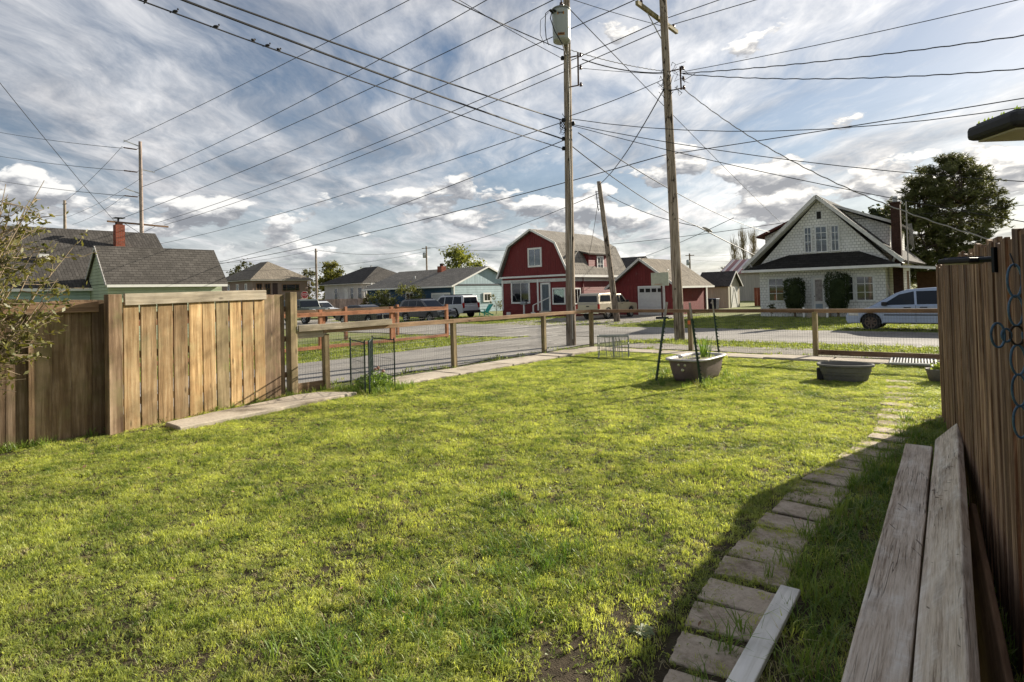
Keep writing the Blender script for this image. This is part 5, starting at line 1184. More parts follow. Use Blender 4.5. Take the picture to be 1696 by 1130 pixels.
    for x0, z0, w, h in ((1.2, -.1, 1.0, 1.1), (2.4, -.1, 1.4, .8), (1.5, 1.0, .7, .5), (2.7, .7, .9, .9)): MB().box(W+x0, W+x0+w, 4.4, 5.6, z0, z0+h).build('stored_box', plain('cardboard_%d' % int(x0*10), (.18+.05*(x0 > 2), .12, .07), .9), r)
    MB().slab([(W+.05, -.25, 1.9), (W+.55, -.28, .4), (W+.65, -.25, .4), (W+.12, -.22, 1.9)], .04).build('leaning_plank', 'fence_grey', r)
build_white_house()
def hip_house(name, label, u, v, W, D, e, rg, rl, wallm, roofm, z=-.3, oh=.6):
    """x 0..W toward +v side at right: origin is the near-left corner (front = -y)"""
    r = house(name, label, u, v, z); MB().box(0, W, 0, D, -.15, e).build('wall', wallm, r)
    a, b = W/2-rl/2, W/2+rl/2
    rf = MB(); P = [(-oh, -oh, e), (W+oh, -oh, e), (W+oh, D+oh, e), (-oh, D+oh, e)]; R0, R1 = (a, D/2, rg), (b, D/2, rg)
    rf.slab([P[0], P[1], R1, R0], .08); rf.slab([P[1], P[2], R1], .08); rf.slab([P[2], P[3], R0, R1], .08); rf.slab([P[3], P[0], R0], .08)
    rf = rf.build('roof', roofm, r)
    MB().box(-oh, W+oh, -oh, D+oh, e-.16, e-.09).build('soffit', 'offwhite', r); return r
def build_far_houses():
    # tan hip roofed house
    W, D = 10.4, 9.; r = hip_house('tan_house', 'tan hip roofed house behind the stop sign', 42.57, -86.11-10.4, W, D, 4.97, 7.95, 2.4, SID['tan'], 'roof_brown')
    for s in ((2.2, 3.0), (5.2, 6.0), (8.0, 8.7)): window(r, fF(0), s[0], s[1], 2.6, 4.4, .12, (), (.5,), 'white')
    window(r, fS(W), .5, 1.5, 2.6, 4.4, .12, (.5,), (.5,), 'rail_dark'); window(r, fS(W), 1.8, 2.8, 2.6, 4.4, .12, (.5,), (.5,), 'rail_dark'); window(r, fS(W), 4.6, 7.6, 3.1, 4.3, .12, (.25, .75), (), 'rail_dark', ('curtain', ((.25, .75),))); MB().box(W+.01, W+.06, 3.1, 3.9, .8, 4.4).build('door', plain('dark_door', (.05, .03, .025)), r); window(r, fS(W), 6., 7.8, .4, 1.2, .1, (), (), 'white', ('curtain', ((0, 1),)))
    # pale hip roofed house
    W, D = 9.4, 9.6; r = hip_house('pale_hip_house', 'pale grey hip roofed house with a corner porch behind the tan plank fence', 48.34, -66.82-9.4, W, D, 3.9, 6.3, 3.2, SID['white'], 'roof_black')
    for s in ((2.5, 3.4), (6.3, 7.2), (8.1, 9.1)): window(r, fF(0), s[0], s[1], 1.6, 3.3, .1, (), (.5,), 'offwhite')
    MB().box(5., 5.8, -.05, 0, .7, 3.2).build('door', 'offwhite', r); window(r, fS(W), .4, 1.8, 2.1, 3.5, .1, (.5,), (), 'white'); MB().box(W, W+1.6, 0, 5, -.1, 1.5).build('porch_base', SID['white'], r); 
    for y in (.1, 2.5, 4.9): MB().box(W+1.45, W+1.6, y, y+.15, 1.5, 3.8).build('porch_post', 'white', r)
    MB().bar((W+1.7, -.2, -.1), (W+3.4, -.2, -.2) if False else (W+1.6, -2.2, .0), .12, .5).build('stair_side', 'white', r)
    MB().box(W/2-.1, W/2+.1, D/2-.1, D/2+.1, 6.25, 6.5).build('roof_vent', 'galv', r)
    # blue house
    u0, v0 = 42.42, -43.44; W, D = 14.2, 10.; r = house('blue_house', 'long light blue house with a navy front, white trim and grey roof', u0, v0-W); e, rg = 2.95, 4.85
    MB().box(0, W, 0.03, D, -.15, e).build('front_wall', SID['shaded'], r); MB().box(W-.4, W+.02, .01, D+.01, -.15, e+.01).build('end_wall', SID['blue'], r)  # front wall carries its shade in the darker siding colour
    MB().prism([(0.01, e), (D-.01, e), (D/2, rg-.1)], lambda a, b, d: (d, a, b), 0, W+.01).build('gable', SID['bluev'], r)
    rf = MB()
    for y, y2 in ((-.6, D/2), (D+.6, D/2)): rf.slab([(-.5, y, e-.12), (W+.3, y, e-.12), (W+.3, y2, rg+.08), (-.5, y2, rg+.08)], .09)
    rf = rf.build('roof', 'roof_grey', r)
    for y in (-.6, D+.6): fascia(rf, (W+.32, y, e-.2), (W+.32, D/2, rg), .05, .16, 'white', 'barge_board')
    fascia(r, (-.5, -.63, e-.2), (W+.3, -.63, e-.2), .05, .15, 'white', 'gutter'); MB().box(W+.021, W+.05, 0, D, e-.12, e+.06).build('band_board', plain('dark_gap', (.05, .06, .07)), r)
    MB().box(W-.05, W+.06, -.06, .06, -.1, e-.1).build('corner_board', 'white', r); gd = MB().box(W-3.35, W-.55, -.06, .03, -.1, 2.15).build('garage_door_frame', 'white', r)
    for i in range(4): MB().box(W-3.15, W-.75, -.09, -.061, -.08+i*.52, -.08+i*.52+.5).build('garage_door_panel', plain('grey_white_door', (.5, .52, .53), .5, 0, .08), gd)
    window(r, fS(W+.05), 4.3, 5.55, 1.05, 2.05, .16, (.5,), (), 'white', ('curtain', ((0, 1),))); window(r, fF(.03), 6.6, 8., 1.0, 2.3, .14, (.5,), (), 'white'); window(r, fF(.03), 2., 4., 1.0, 2.3, .14, (.5,), (), 'white')
    c = MB().box(W-6.6, W-5.9, 3.9, 4.6, 4., 5.2).build('chimney', 'brick', r); MB().lathe([(.2, 0), (.22, .3), (.12, .32)], 10, (W-6.25, 4.25, 5.2)).build('flue', 'brick_dark', c); vent_pipe(r, (W-8.6, 2.2, 3.7), .45, .12); MB().lathe([(.02, 0), (.2, .05), (.22, .12)], 10, (W+.15, 3.0, 1.5)).build('wall_lamp', 'white', r)
    # roof seen between the blue and the red house
    r = house('dark_roofed_house', 'low dark roofed house seen between the blue house and the red house', 60., -42.5); MB().box(0, 9, 0, 8, -.1, 3.4).build('wall', SID['blue'], r); MB().prism([(-.5, 3.3), (8.5, 3.3), (4, 5.9)], lambda a, b, d: (d, a, b), -.5, 9.5).build('roof', 'roof_black', r)
    # teal chair and clothes post by the blue house
    t = thing('lawn_chair', 'teal slatted lawn chair on the grass beside the blue house', 'chair', UV(38.6, -35.6, -.3), ROTZ+rad(-10)); te = plain('teal_plastic', (.02, .30, .26), .5)
    for i in range(5): MB().bar((-.24+.12*i, .12, .32), (-.27+.135*i, .62, 1.0), .1, .02, Vector((0, 1, 0))).build('back_slat', te, t)
    MB().slab([(-.3, -.4, .38), (.3, -.4, .38), (.3, .2, .28), (-.3, .2, .28)], .04).build('seat', te, t)
    for x in (-.34, .34): MB().bar((x, -.45, .55), (x, .35, .52), .12, .03).build('arm', te, t); MB().bar((x, -.4, 0), (x, -.4, .54), .08, .04).build('leg', te, t); MB().bar((x, -.3, .34), (x, .6, .02), .04, .1).build('leg', te, t)
    t = thing('clothes_post', 'thin T shaped clothes post against the blue house wall', 'post', UV(42.2, -35.0, -.3), ROTZ); MB().tube([(0, 0, 0), (0, 0, 2.4)], .05, 8).build('upright', 'wire_grey', t); MB().tube([(-.6, 0, 2.25), (.6, 0, 2.25)], .035, 6).build('crossbar', 'wire_grey', t)
    # left neighbour: dark roofed house with a pale green wing
    r = house('green_house', 'pale green house with a large dark roof and red brick chimney behind the left fence', -2., -44.5); D = 15.6
    MB().box(0, 8., 0, D, -.1, 2.82).build('wall', SID['turq'], r); MB().prism([(-.4, 2.72), (8.4, 2.72), (4., 6.2)], lambda a, b, d: (a, d, b), -.4, D+.3).build('roof', 'roof_black', r); fascia(r, (8.42, -.4, 2.68), (8.42, D+.3, 2.68), .05, .14, 'white', 'gutter')
    c = MB().box(5.2, 5.66, 13.3, 13.76, 4., 6.42).build('chimney', 'brick', r); MB().box(5.28, 5.58, 13.38, 13.68, 6.42, 6.6).build('chimney_pot', 'brick_dark', c); MB().box(5.18, 5.68, 13.28, 13.78, 6.8, 6.84).build('chimney_cap', 'black_metal', c); MB().tube([(5.42, 13.5, 6.58), (5.42, 13.5, 6.82)], .05, 6).build('cap_stem', 'black_metal', c)
    MB().box(6.3, 6.75, 9.6, 10.0, 4.2, 4.55).build('roof_vent', 'white', r); 
    w = 3.0; x0 = 8.0; y0, y1 = 11.43, 16.9
    MB().box(x0-.4, x0+w-.2, y0, y1, -.1, 2.92).build('wing_wall', SID['green'], r); MB().prism([(x0-.55, 2.86), (x0+w-.15, 2.86), (x0+1.3, 4.75)], lambda a, b, d: (a, d, b), y0-.0, y1).build('wing_gable', SID['green'], r)
    wr = MB(); wr.slab([(x0+w+.05, y0-.12, 2.86), (x0+1.3, y0-.12, 4.86), (x0+1.3, y1+.25, 4.86), (x0+w+.05, y1+.25, 2.86)], .07); wr.slab([(x0-.6, y0-.12, 2.86), (x0+1.3, y0-.12, 4.86), (x0+1.3, y1+.25, 4.86), (x0-.6, y1+.25, 2.86)], .07); wr = wr.build('wing_roof', shingle('wing_roof_shingle', (.10, .092, .083), .13, .3, .35, .95, ('y', 'z')), r)
    fascia(wr, (x0+w+.06, y0-.1, 2.78), (x0+w+.06, y1+.2, 2.78), .04, .13, 'white', 'gutter'); fascia(wr, (x0+w+.05, y0-.14, 2.78), (x0+1.3, y0-.14, 4.8), .03, .12, SID['white'], 'barge_board'); fascia(wr, (x0-.6, y0-.14, 2.78), (x0+1.3, y0-.14, 4.8), .03, .12, SID['white'], 'barge_board')
    # garden shed, barn, board fences, stop sign
    r = house('garden_shed', 'small cream garden shed with a dark roof behind the red garage', 55.6, -23.1, -.3, 'shed'); MB().box(0, 2.8, 0, 3., -.1, 2.2).build('wall', SID['cream'], r); MB().prism([(0, 2.2), (3., 2.2), (1.5, 3.4)], lambda a, b, d: (d, a, b), .02, 2.79).build('gable', SID['cream'], r)
    s = MB()
    for y, y2 in ((-.3, 1.5), (3.3, 1.5)): s.slab([(-.3, y, 2.05), (3.05, y, 2.05), (3.05, y2, 3.5), (-.3, y2, 3.5)], .07)
    s = s.build('roof', 'roof_black', r)
    for y in (-.3, 3.3): fascia(s, (3.07, y, 2.0), (3.07, 1.5, 3.46), .04, .12, 'offwhite', 'barge_board')
    d = MB().box(2.8, 2.84, .6, 2.4, 0, 2.0).build('door', 'offwhite', r); MB().bar((2.86, .7, .1), (2.86, 1.45, 1.9), .02, .1).bar((2.86, 2.3, .1), (2.86, 1.55, 1.9), .02, .1).build('door_brace', 'white', d)
    r = house('metal_barn', 'beige metal sided barn with a red and white ribbed roof behind the shed', 84., -31.5, -.3, 'barn'); MB().box(0, 15, 0, 10, -.1, 3.9).build('wall', SID['metal'], r)
    s = MB().slab([(-.4, -.4, 3.85), (15.4, -.4, 3.85), (15.4, 5, 6.0), (-.4, 5, 6.0)], .06).build('roof', plain('barn_roof_red', (.28, .12, .12), .5), r)
    st = MB().box(0, .4, 0, 5.85, 0, .05).mesh('roof_strip'); st.materials.append(plain('barn_roof_white', (.55, .5, .5), .5))
    for i in range(14): o = link('roof_strip', st, None, r, loc=(-.2+i*1.1, -.4, 3.87)); o.rotation_euler = (math.atan2(2.15, 5.4), 0, 0)
    def plank_fence(label, a, b, h, mat, w=.3):
        a, b = Vector(a), Vector(b); L = (b-a).length; r = thing('plank_fence', label, 'fence', a, dir_ang(a, b)); k = int(L/w); me = MB().box(0, w-.015, -.02, .02, 0, h).mesh('plank'); me.materials.append(M[mat] if isinstance(mat, str) else mat)
        for i in range(k): o = link('plank', me, None, r, loc=(i*w, 0, RND.uniform(-.02, .02)))
    plank_fence('red brown board fence beside the cream garden shed', UV(62., -20., -.3), UV(62., -9., -.3), 1.85, wood('red_brown_fence', (.10, .03, .018), (.20, .065, .04), (.28, .11, .07)))
    plank_fence('red brown board fence between the garage and the shed', UV(55., -21.5, -.3) if False else UV(58.5, -26.6, -.3), UV(58.5, -23.3, -.3), 1.8, wood('red_brown_fence', (.1, .03, .02), (.2, .06, .04), (.3, .1, .07)))
    plank_fence('pinkish tan plank fence in front of the pale hip roofed house', UV(44., -80., -.3), UV(44., -60.5, -.3), 1.75, wood('pink_tan_fence', (.28, .20, .16), (.42, .31, .25), (.52, .41, .34)), .5)
    c = atY(504.5, 488.5, 68); r = thing('stop_sign', 'red octagonal STOP sign on a post in front of the tan house', 'sign', (c.x, c.y, -.3), rad(5)); cz = c.z+.3
    oc = lambda R: [(R*math.cos(math.pi/8+k*math.pi/4), R*math.sin(math.pi/8+k*math.pi/4)) for k in range(8)]
    MB().tube([(0, .04, 0), (0, .04, cz+.3)], .035, 6).build('post', 'galv', r); pl = MB().prism(oc(.44), lambda a, b, d: (a, -d, cz+b), 0, .012).build('border', 'white', r); MB().prism(oc(.405), lambda a, b, d: (a, -d, cz+b), .013, .018).build('plate', plain('sign_red', (.45, .03, .03), .5, 0, .08), r)
    L = MB(); H = .15; w = .13
    def seg(x, pts):
        for (a, b), (c_, d_) in zip(pts, pts[1:]): L.bar((x+a*w, -.022, cz+b*H), (x+c_*w, -.022, cz+d_*H), .02, .035, Vector((0, 1, 0)) if abs(c_-a) < .01 else Vector((0, 0, 1)))
    seg(-.29, [(1, .9), (.2, 1), (0, .5), (1, -.1), (.9, -.8), (0, -.95)]); seg(-.13, [(0, 1), (1, 1)]); seg(-.13, [(.5, 1), (.5, -1)]); seg(.03, [(0, 1), (1, 1), (1, -1), (0, -1), (0, 1)]); seg(.19, [(0, -1), (0, 1), (1, 1), (1, .1), (0, .1)])
    L.build('lettering', 'white', r)
build_far_houses()
def build_garden_enclosure():
    b = UV(10., -19.4, -.3); r = thing('post_rail_fence', 'rust stained post and rail garden fence across the alley', 'fence', b); ang = math.atan2(U.y, U.x)
    def l(u, v, z): return UV(u, v, gz(u, v)+z)-b
    for u in (6.0, 9.0, 12.1, 15.35, 18.45):
        MB().box(-.06, .06, -.06, .06, -.1, 1.5).build('post', 'rust_wood', r, loc=l(u, -19.4, 0), rz=ang)
        if u in (12.1, 15.35): MB().box(-.05, .05, -.05, .05, -.1, 1.42).build('post', 'rust_wood', r, loc=l(u+.16, -19.45, 0), rz=ang)
    for u in (8.6, 11.8, 15.9, 18.9): MB().box(-.06, .06, -.06, .06, -.1, 1.5).build('post', 'rust_wood', r, loc=l(u, -23.4, 0), rz=ang)
    for u0, u1 in ((6, 9), (9, 12.1), (12.1, 15.35), (15.35, 18.45)):
        beam('rail', 'rust_rail', r, l(u0, -19.33, 1.33), l(u1, -19.33, 1.33), .05, .15); beam('bottom_rail', 'rust_rail', r, l(u0, -19.33, .13), l(u1, -19.33, .13), .05, .12)
    beam('rail', 'rail_dark', r, l(6, -23.4, 1.36), l(18.9, -23.4, 1.36), .05, .12); beam('rail', 'rust_rail', r, l(18.45, -19.4, 1.33), l(18.9, -23.4, 1.33), .05, .12)
    stuff(mesh_panel(l(6, -19.44, 0), l(18.45, -19.44, 0), .1, 1.35, .1, .1, .0025).build('wire_mesh', 'galv_dark', r))
build_garden_enclosure()
# ================================================================== vehicles
def arc(cx, cz, r, n=10, a0=math.pi, a1=0.): return [(cx+r*math.cos(a0+(a1-a0)*i/n), cz+r*math.sin(a0+(a1-a0)*i/n)) for i in range(n+1)]
def wheel(parent, x, y, r, w, side, rimmat='rim', spokes=6):
    t = MB(); n = 24; prof = [(r*.66, -w/2), (r*.93, -w/2), (r, -w*.36), (r, w*.36), (r*.93, w/2), (r*.66, w/2)]
    for q, yy in prof:
        for k in range(n): a = 2*math.pi*k/n; t.v.append((x+q*math.cos(a), y+yy, r+q*math.sin(a)))
    for i in range(len(prof)-1):
        for k in range(n): a = i*n+k; b = i*n+(k+1) % n; t.f.append((a, b, b+n, a+n))
    ty = t.build('wheel', 'tyre', parent, smooth=True); yo = y+side*w*.38
    rm = MB(); rm.prism([(r*.67*math.cos(2*math.pi*k/20), r*.67*math.sin(2*math.pi*k/20)) for k in range(20)], lambda a, b, d: (x+a, y+side*d, r+b), -w*.1, w*.12).build('brake_disc', 'blackplastic', ty)
    rm = MB()
    for k in range(20):
        a0, a1 = 2*math.pi*k/20, 2*math.pi*(k+1)/20
        for q0, q1, d0, d1 in ((r*.67, r*.58, w*.46, w*.40),): rm.add([(x+q0*math.cos(a0), y+side*d0, r+q0*math.sin(a0)), (x+q0*math.cos(a1), y+side*d0, r+q0*math.sin(a1)), (x+q1*math.cos(a1), y+side*d1, r+q1*math.sin(a1)), (x+q1*math.cos(a0), y+side*d1, r+q1*math.sin(a0))], [(0, 1, 2, 3)])
    for k in range(spokes):
        a = 2*math.pi*k/spokes+.2; rm.bar((x, yo, r), (x+r*.62*math.cos(a), yo, r+r*.62*math.sin(a)), r*.2, w*.06, Vector((0, 1, 0)))
    rm.lathe([(.001, 0), (r*.17, 0)], 12, (x, yo, r)); rm.prism([(r*.17*math.cos(2*math.pi*k/12), r*.17*math.sin(2*math.pi*k/12)) for k in range(12)], lambda a, b, d: (x+a, yo+side*d, r+b), -.01, .03)
    rm.build('rim', rimmat, ty)
def car(name, label, pos, heading, S, paint, cat='car'):
    """S: side outline of lower body and cabin (x forward, z up), width, wheels, windows"""
    root = thing(name, label, cat, pos, heading); root.scale = (S.get('k', 1.),)*3
    w = S['w']/2; wr = S['wr']; sill = S['sill']; ra = wr*1.16; wx = S['wx']
    low = [(S['x0'], sill+.06)]
    for x in sorted(wx): low += [p for p in arc(x, wr, ra, 12) if p[1] >= sill-.001] if False else [(x-math.sqrt(max(ra**2-(sill-wr)**2, .01)), sill)]+[p for p in arc(x, wr, ra, 14) if p[1] > sill+.01]+[(x+math.sqrt(max(ra**2-(sill-wr)**2, .01)), sill)]
    low += S['top']              # from front bumper up, over bonnet/belt, to the rear
    b = MB().prism(low, lambda x, z, d: (x, d, z), -w, w).build('body', paint, root, bevel=S.get('bev', .07))
    b.modifiers['bevel'].segments = 3
    for p in b.data.polygons: p.use_smooth = False
    MB().box(min(wx)-wr*1.25, max(wx)+wr*1.25, -w+.22, w-.22, sill+.02, wr*2.1).build('light_block', 'blackplastic', root)  # dark box added inside the body to block light through the wheel arches
    cab = S['cab']; zb = S['belt']; k = S.get('tumble', .22)
    side = lambda z: w-.035-k*max(0., z-zb)
    c = MB(); n = len(cab)
    c.v = [(x, -side(z), z) for x, z in cab]+[(x, side(z), z) for x, z in cab]; c.f = [tuple(range(n))[::-1], tuple(range(n, 2*n))]+[(i, (i+1) % n, (i+1) % n+n, i+n) for i in range(n)]
    cb = c.build('cabin', paint, root, bevel=.05); cb.modifiers['bevel'].segments = 3
    for poly in S['win']:
        for s in (-1, 1):
            m = MB(); m.v = [(x, s*(side(z)+.001), z) for x, z in poly]+[(x, s*(side(z)+.008), z) for x, z in poly]; q = len(poly)
            m.f = [tuple(range(q)), tuple(range(q, 2*q))]+[(i, (i+1) % q, (i+1) % q+q, i+q) for i in range(q)]; m.build('side_window', 'tint', root)
    for nm, (pa, pb), ins in S['glass']:
        (xa, za), (xb, zb2) = pa, pb; A = lambda f, g: (xa+(xb-xa)*f, za+(zb2-za)*f)
        d = Vector((xb-xa, 0, zb2-za)).normalized(); nrm = Vector((d.z, 0, -d.x)); nrm = nrm if nrm.x*S['glassdir'][nm] > 0 else -nrm
        m = MB(); pts = []
        for f, s in ((.07, -1), (.07, 1), (.93, 1), (.93, -1)):
            x, z = A(f, 0); pts.append(Vector((x, s*(side(z)-ins), z)))
        m.v = [tuple(p+nrm*.002) for p in pts]+[tuple(p+nrm*.01) for p in pts]; m.f = [(0, 1, 2, 3), (4, 5, 6, 7), (0, 1, 5, 4), (1, 2, 6, 5), (2, 3, 7, 6), (3, 0, 4, 7)]; m.build(nm, 'tint', root)
    for x in wx:
        for s in (-1, 1):
            wheel(root, x, s*(w-.11), wr, .21, s, S.get('rim', 'rim'), S.get('spokes', 6))
            m = MB(); a = arc(x, wr, ra*1.0, 14, math.pi*1.04, -math.pi*.04)
            for p, q in zip(a, a[1:]): m.add([(p[0], s*(w+.004), p[1]), (q[0], s*(w+.004), q[1]), (x+(q[0]-x)*1.09, s*(w+.012), wr+(q[1]-wr)*1.09), (x+(p[0]-x)*1.09, s*(w+.012), wr+(p[1]-wr)*1.09)], [(0, 1, 2, 3)])
            m.build('arch_lip', S.get('lip', paint), root)
    for nm, mat, bx in S['bits']:
        x0, x1, y0, y1, z0, z1 = bx
        if y0 >= 0 and y1 <= w+.2 and y0 > 0:
            for s in (-1, 1): MB().box(x0, x1, *(sorted((s*y0, s*y1))), z0, z1).build(nm, mat, root, bevel=min(.02, (x1-x0)*.3, (z1-z0)*.3))
        else: MB().box(x0, x1, y0, y1, z0, z1).build(nm, mat, root, bevel=.012)
    return root
M['tint'] = pm('tinted_glass', lambda t, b, o: (t.put(b.inputs['Base Color'], (.008, .011, .016)), setattr(b.inputs['Roughness'], 'default_value', .06), setattr(b.inputs['Specular IOR Level'], 'default_value', .35)))
M['steel_rust'] = plain('rusty_steel_wheel', (.13, .095, .075), .6, .4, .4, 8.)
HV, HVm, HU = ROTZ, ROTZ+math.pi, math.atan2(U.y, U.x)
def build_vehicles():
    gap = 'blackplastic'
    # blue minivan parked across the street
    S = dict(w=1.92, wr=.34, sill=.30, x0=-2.45, wx=(1.62, -1.38), belt=.98, rim='steel_rust', spokes=7, top=[(2.46, .28), (2.53, .42), (2.52, .62), (2.40, .78), (1.75, .93), (1.35, 1.0), (-2.42, 1.06), (-2.52, .95), (-2.52, .45), (-2.45, .36)],
             cab=[(1.72, .93), (.72, 1.52), (.35, 1.66), (-.6, 1.72), (-1.9, 1.69), (-2.28, 1.58), (-2.46, 1.02)], tumble=.2, glassdir={'windscreen': 1, 'rear_window': -1}, glass=[('windscreen', ((1.62, .98), (.75, 1.51)), .08), ('rear_window', ((-2.43, 1.08), (-2.29, 1.56)), .15)],
             win=[[(1.22, 1.04), (.62, 1.46), (.12, 1.58), (.10, 1.06)], [(.02, 1.06), (.04, 1.585), (-1.05, 1.60), (-1.05, 1.08)], [(-1.13, 1.09), (-1.13, 1.60), (-1.95, 1.56), (-2.22, 1.2), (-2.2, 1.1)]],
             bits=[('rub_strip', gap, (-1.9, 1.15, .955, .978, .62, .665)), ('door_handle', gap, (.22, .46, .955, .99, .92, .955)), ('door_handle', gap, (-.32, -.08, .955, .99, .93, .965)), ('door_seam', gap, (.055, .067, .957, .963, .36, 1.02)), ('door_seam', gap, (-1.1, -1.088, .957, .963, .36, 1.02)),
                   ('mirror', gap, (1.02, 1.2, .95, 1.16, 1.02, 1.17)), ('headlight', 'clearlens', (2.05, 2.43, .56, .968, .60, .77)), ('grille', gap, (2.49, 2.545, -.5, .5, .5, .64)), ('lower_intake', gap, (2.44, 2.54, -.7, .7, .29, .4)), ('tail_light', 'redlens', (-2.53, -2.4, .75, .945, .8, 1.3)), ('sill_trim', gap, (-1.0, 1.2, .945, .965, .29, .335))])
    car('minivan', 'light blue minivan with black steel wheels parked in front of the white house', UV(29.15, -2.85, -.3), HVm, S, carpaint('van_blue', (.33, .40, .52), .4), 'minivan')
    # tan pickup with canopy
    S = dict(w=1.8, wr=.37, sill=.42, x0=-2.6, wx=(1.70, -1.45), belt=1.02, lip='arch_tan', spokes=5, top=[(2.5, .45), (2.58, .55), (2.57, .85), (2.48, 1.0), (1.35, 1.1), (1.2, 1.1), (-2.58, 1.1), (-2.62, 1.0), (-2.62, .6), (-2.5, .5)],
             cab=[(1.35, 1.04), (.72, 1.62), (.5, 1.7), (-.7, 1.71), (-.85, 1.66), (-.88, 1.78), (-2.3, 1.76), (-2.5, 1.66), (-2.62, 1.05)], tumble=.16, glassdir={'windscreen': 1, 'rear_window': -1}, glass=[('windscreen', ((1.30, 1.09), (.75, 1.6)), .08), ('rear_window', ((-2.6, 1.15), (-2.5, 1.63)), .1)],
             win=[[(1.0, 1.12), (.6, 1.55), (.28, 1.6), (.28, 1.12)], [(.18, 1.12), (.18, 1.6), (-.55, 1.6), (-.68, 1.12)], [(-1.0, 1.2), (-1.0, 1.62), (-2.2, 1.62), (-2.4, 1.2)]],
             bits=[('tail_light', 'redlens', (-2.64, -2.54, .78, .92, .72, 1.05)), ('rear_bumper', 'chrome', (-2.72, -2.6, -.85, .85, .42, .58)), ('licence_plate', 'white', (-2.74, -2.715, -.18, .18, .45, .56)), ('tailgate_handle', gap, (-2.635, -2.61, -.12, .12, .86, .93)), ('door_handle', gap, (.32, .5, .895, .93, 1.0, 1.04)), ('door_handle', gap, (-.5, -.32, .895, .93, 1.0, 1.04)), ('door_seam', gap, (.22, .232, .897, .903, .5, 1.08)), ('bed_seam', gap, (-.84, -.82, .897, .903, .5, 1.08)), ('mirror', gap, (.95, 1.08, .9, 1.08, 1.1, 1.26)), ('headlight', 'clearlens', (2.35, 2.55, .5, .88, .78, .95)), ('front_bumper', 'chrome', (2.5, 2.68, -.85, .85, .45, .62))])
    M['arch_tan'] = carpaint('arch_tan_paint', (.24, .21, .16), .2)
    car('pickup_truck', 'tan pickup truck with a canopy parked before the red garage', UV(36.2, -21.7, -.3), HU, S, carpaint('pickup_tan', (.44, .39, .30), .4), 'pickup truck')
    # grey SUV
    SUVS = dict(w=1.85, wr=.35, sill=.36, x0=-2.2, wx=(1.4, -1.35), belt=.98, top=[(2.25, .4), (2.32, .55), (2.3, .8), (2.15, .93), (1.2, 1.04), (-2.2, 1.08), (-2.28, .95), (-2.28, .5), (-2.2, .42)], cab=[(1.25, 1.0), (.4, 1.62), (.1, 1.71), (-1.7, 1.68), (-1.95, 1.58), (-2.24, 1.05)], tumble=.22, glassdir={'windscreen': 1, 'rear_window': -1},
                glass=[('windscreen', ((1.18, 1.05), (.42, 1.6)), .08), ('rear_window', ((-2.2, 1.12), (-1.97, 1.56)), .12)], win=[[(.95, 1.08), (.3, 1.56), (-.1, 1.62), (-.1, 1.08)], [(-.18, 1.08), (-.18, 1.62), (-1.05, 1.6), (-1.05, 1.1)], [(-1.13, 1.1), (-1.13, 1.6), (-1.65, 1.55), (-1.95, 1.12)]],
                bits=[('headlight', 'clearlens', (2.02, 2.3, .5, .9, .72, .88)), ('grille', gap, (2.29, 2.335, -.42, .42, .6, .82)), ('grille_bar', 'chrome', (2.33, 2.35, -.45, .45, .68, .74)), ('lower_bumper', 'galv', (2.22, 2.37, -.75, .75, .38, .5)), ('mirror', gap, (.82, .96, .92, 1.1, 1.04, 1.18)), ('door_handle', gap, (-.02, .18, .92, .95, .93, .97)), ('door_handle', gap, (-.95, -.75, .92, .95, .95, .99)), ('door_seam', gap, (-.146, -.134, .922, .928, .42, 1.05)), ('roof_rail', gap, (-1.6, .1, .62, .66, 1.70, 1.76)), ('tail_light', 'redlens', (-2.3, -2.18, .72, .91, .8, 1.15))])
    car('parked_suv', 'dark grey sport utility vehicle parked behind the rust stained garden fence', UV(29.5, -33.2, -.3), HV, dict(SUVS, k=.97), carpaint('suv_grey', (.12, .12, .125), .4), 'suv')
    W = dict(SUVS, w=1.95, wr=.38, k=1.03, cab=[(1.25, 1.0), (.5, 1.72), (.2, 1.82), (-2.0, 1.80), (-2.15, 1.72), (-2.26, 1.05)], glass=[('windscreen', ((1.18, 1.05), (.52, 1.7)), .08), ('rear_window', ((-2.25, 1.12), (-2.16, 1.68)), .12)], win=[[(.95, 1.08), (.38, 1.66), (-.1, 1.7), (-.1, 1.08)], [(-.18, 1.08), (-.18, 1.7), (-1.05, 1.7), (-1.05, 1.1)], [(-1.13, 1.1), (-1.13, 1.7), (-1.95, 1.68), (-2.1, 1.12)]])
    W['bits'] = [b for b in SUVS['bits'] if b[0] not in ('roof_rail', 'tail_light')]+[('tail_light', 'redlens', (-2.31, -2.2, .76, .96, .8, 1.2)), ('rear_bumper', gap, (-2.42, -2.22, -.9, .9, .38, .6)), ('tow_hitch', 'black_metal', (-2.55, -2.4, -.06, .06, .4, .5)), ('roof_rail', gap, (-1.8, .1, .64, .69, 1.81, 1.88))]
    car('parked_suv', 'white sport utility vehicle seen from behind at the corner of the blue house', UV(34.9, -36.1, -.3), HVm, W, carpaint('suv_white', (.56, .57, .60), .1), 'suv')
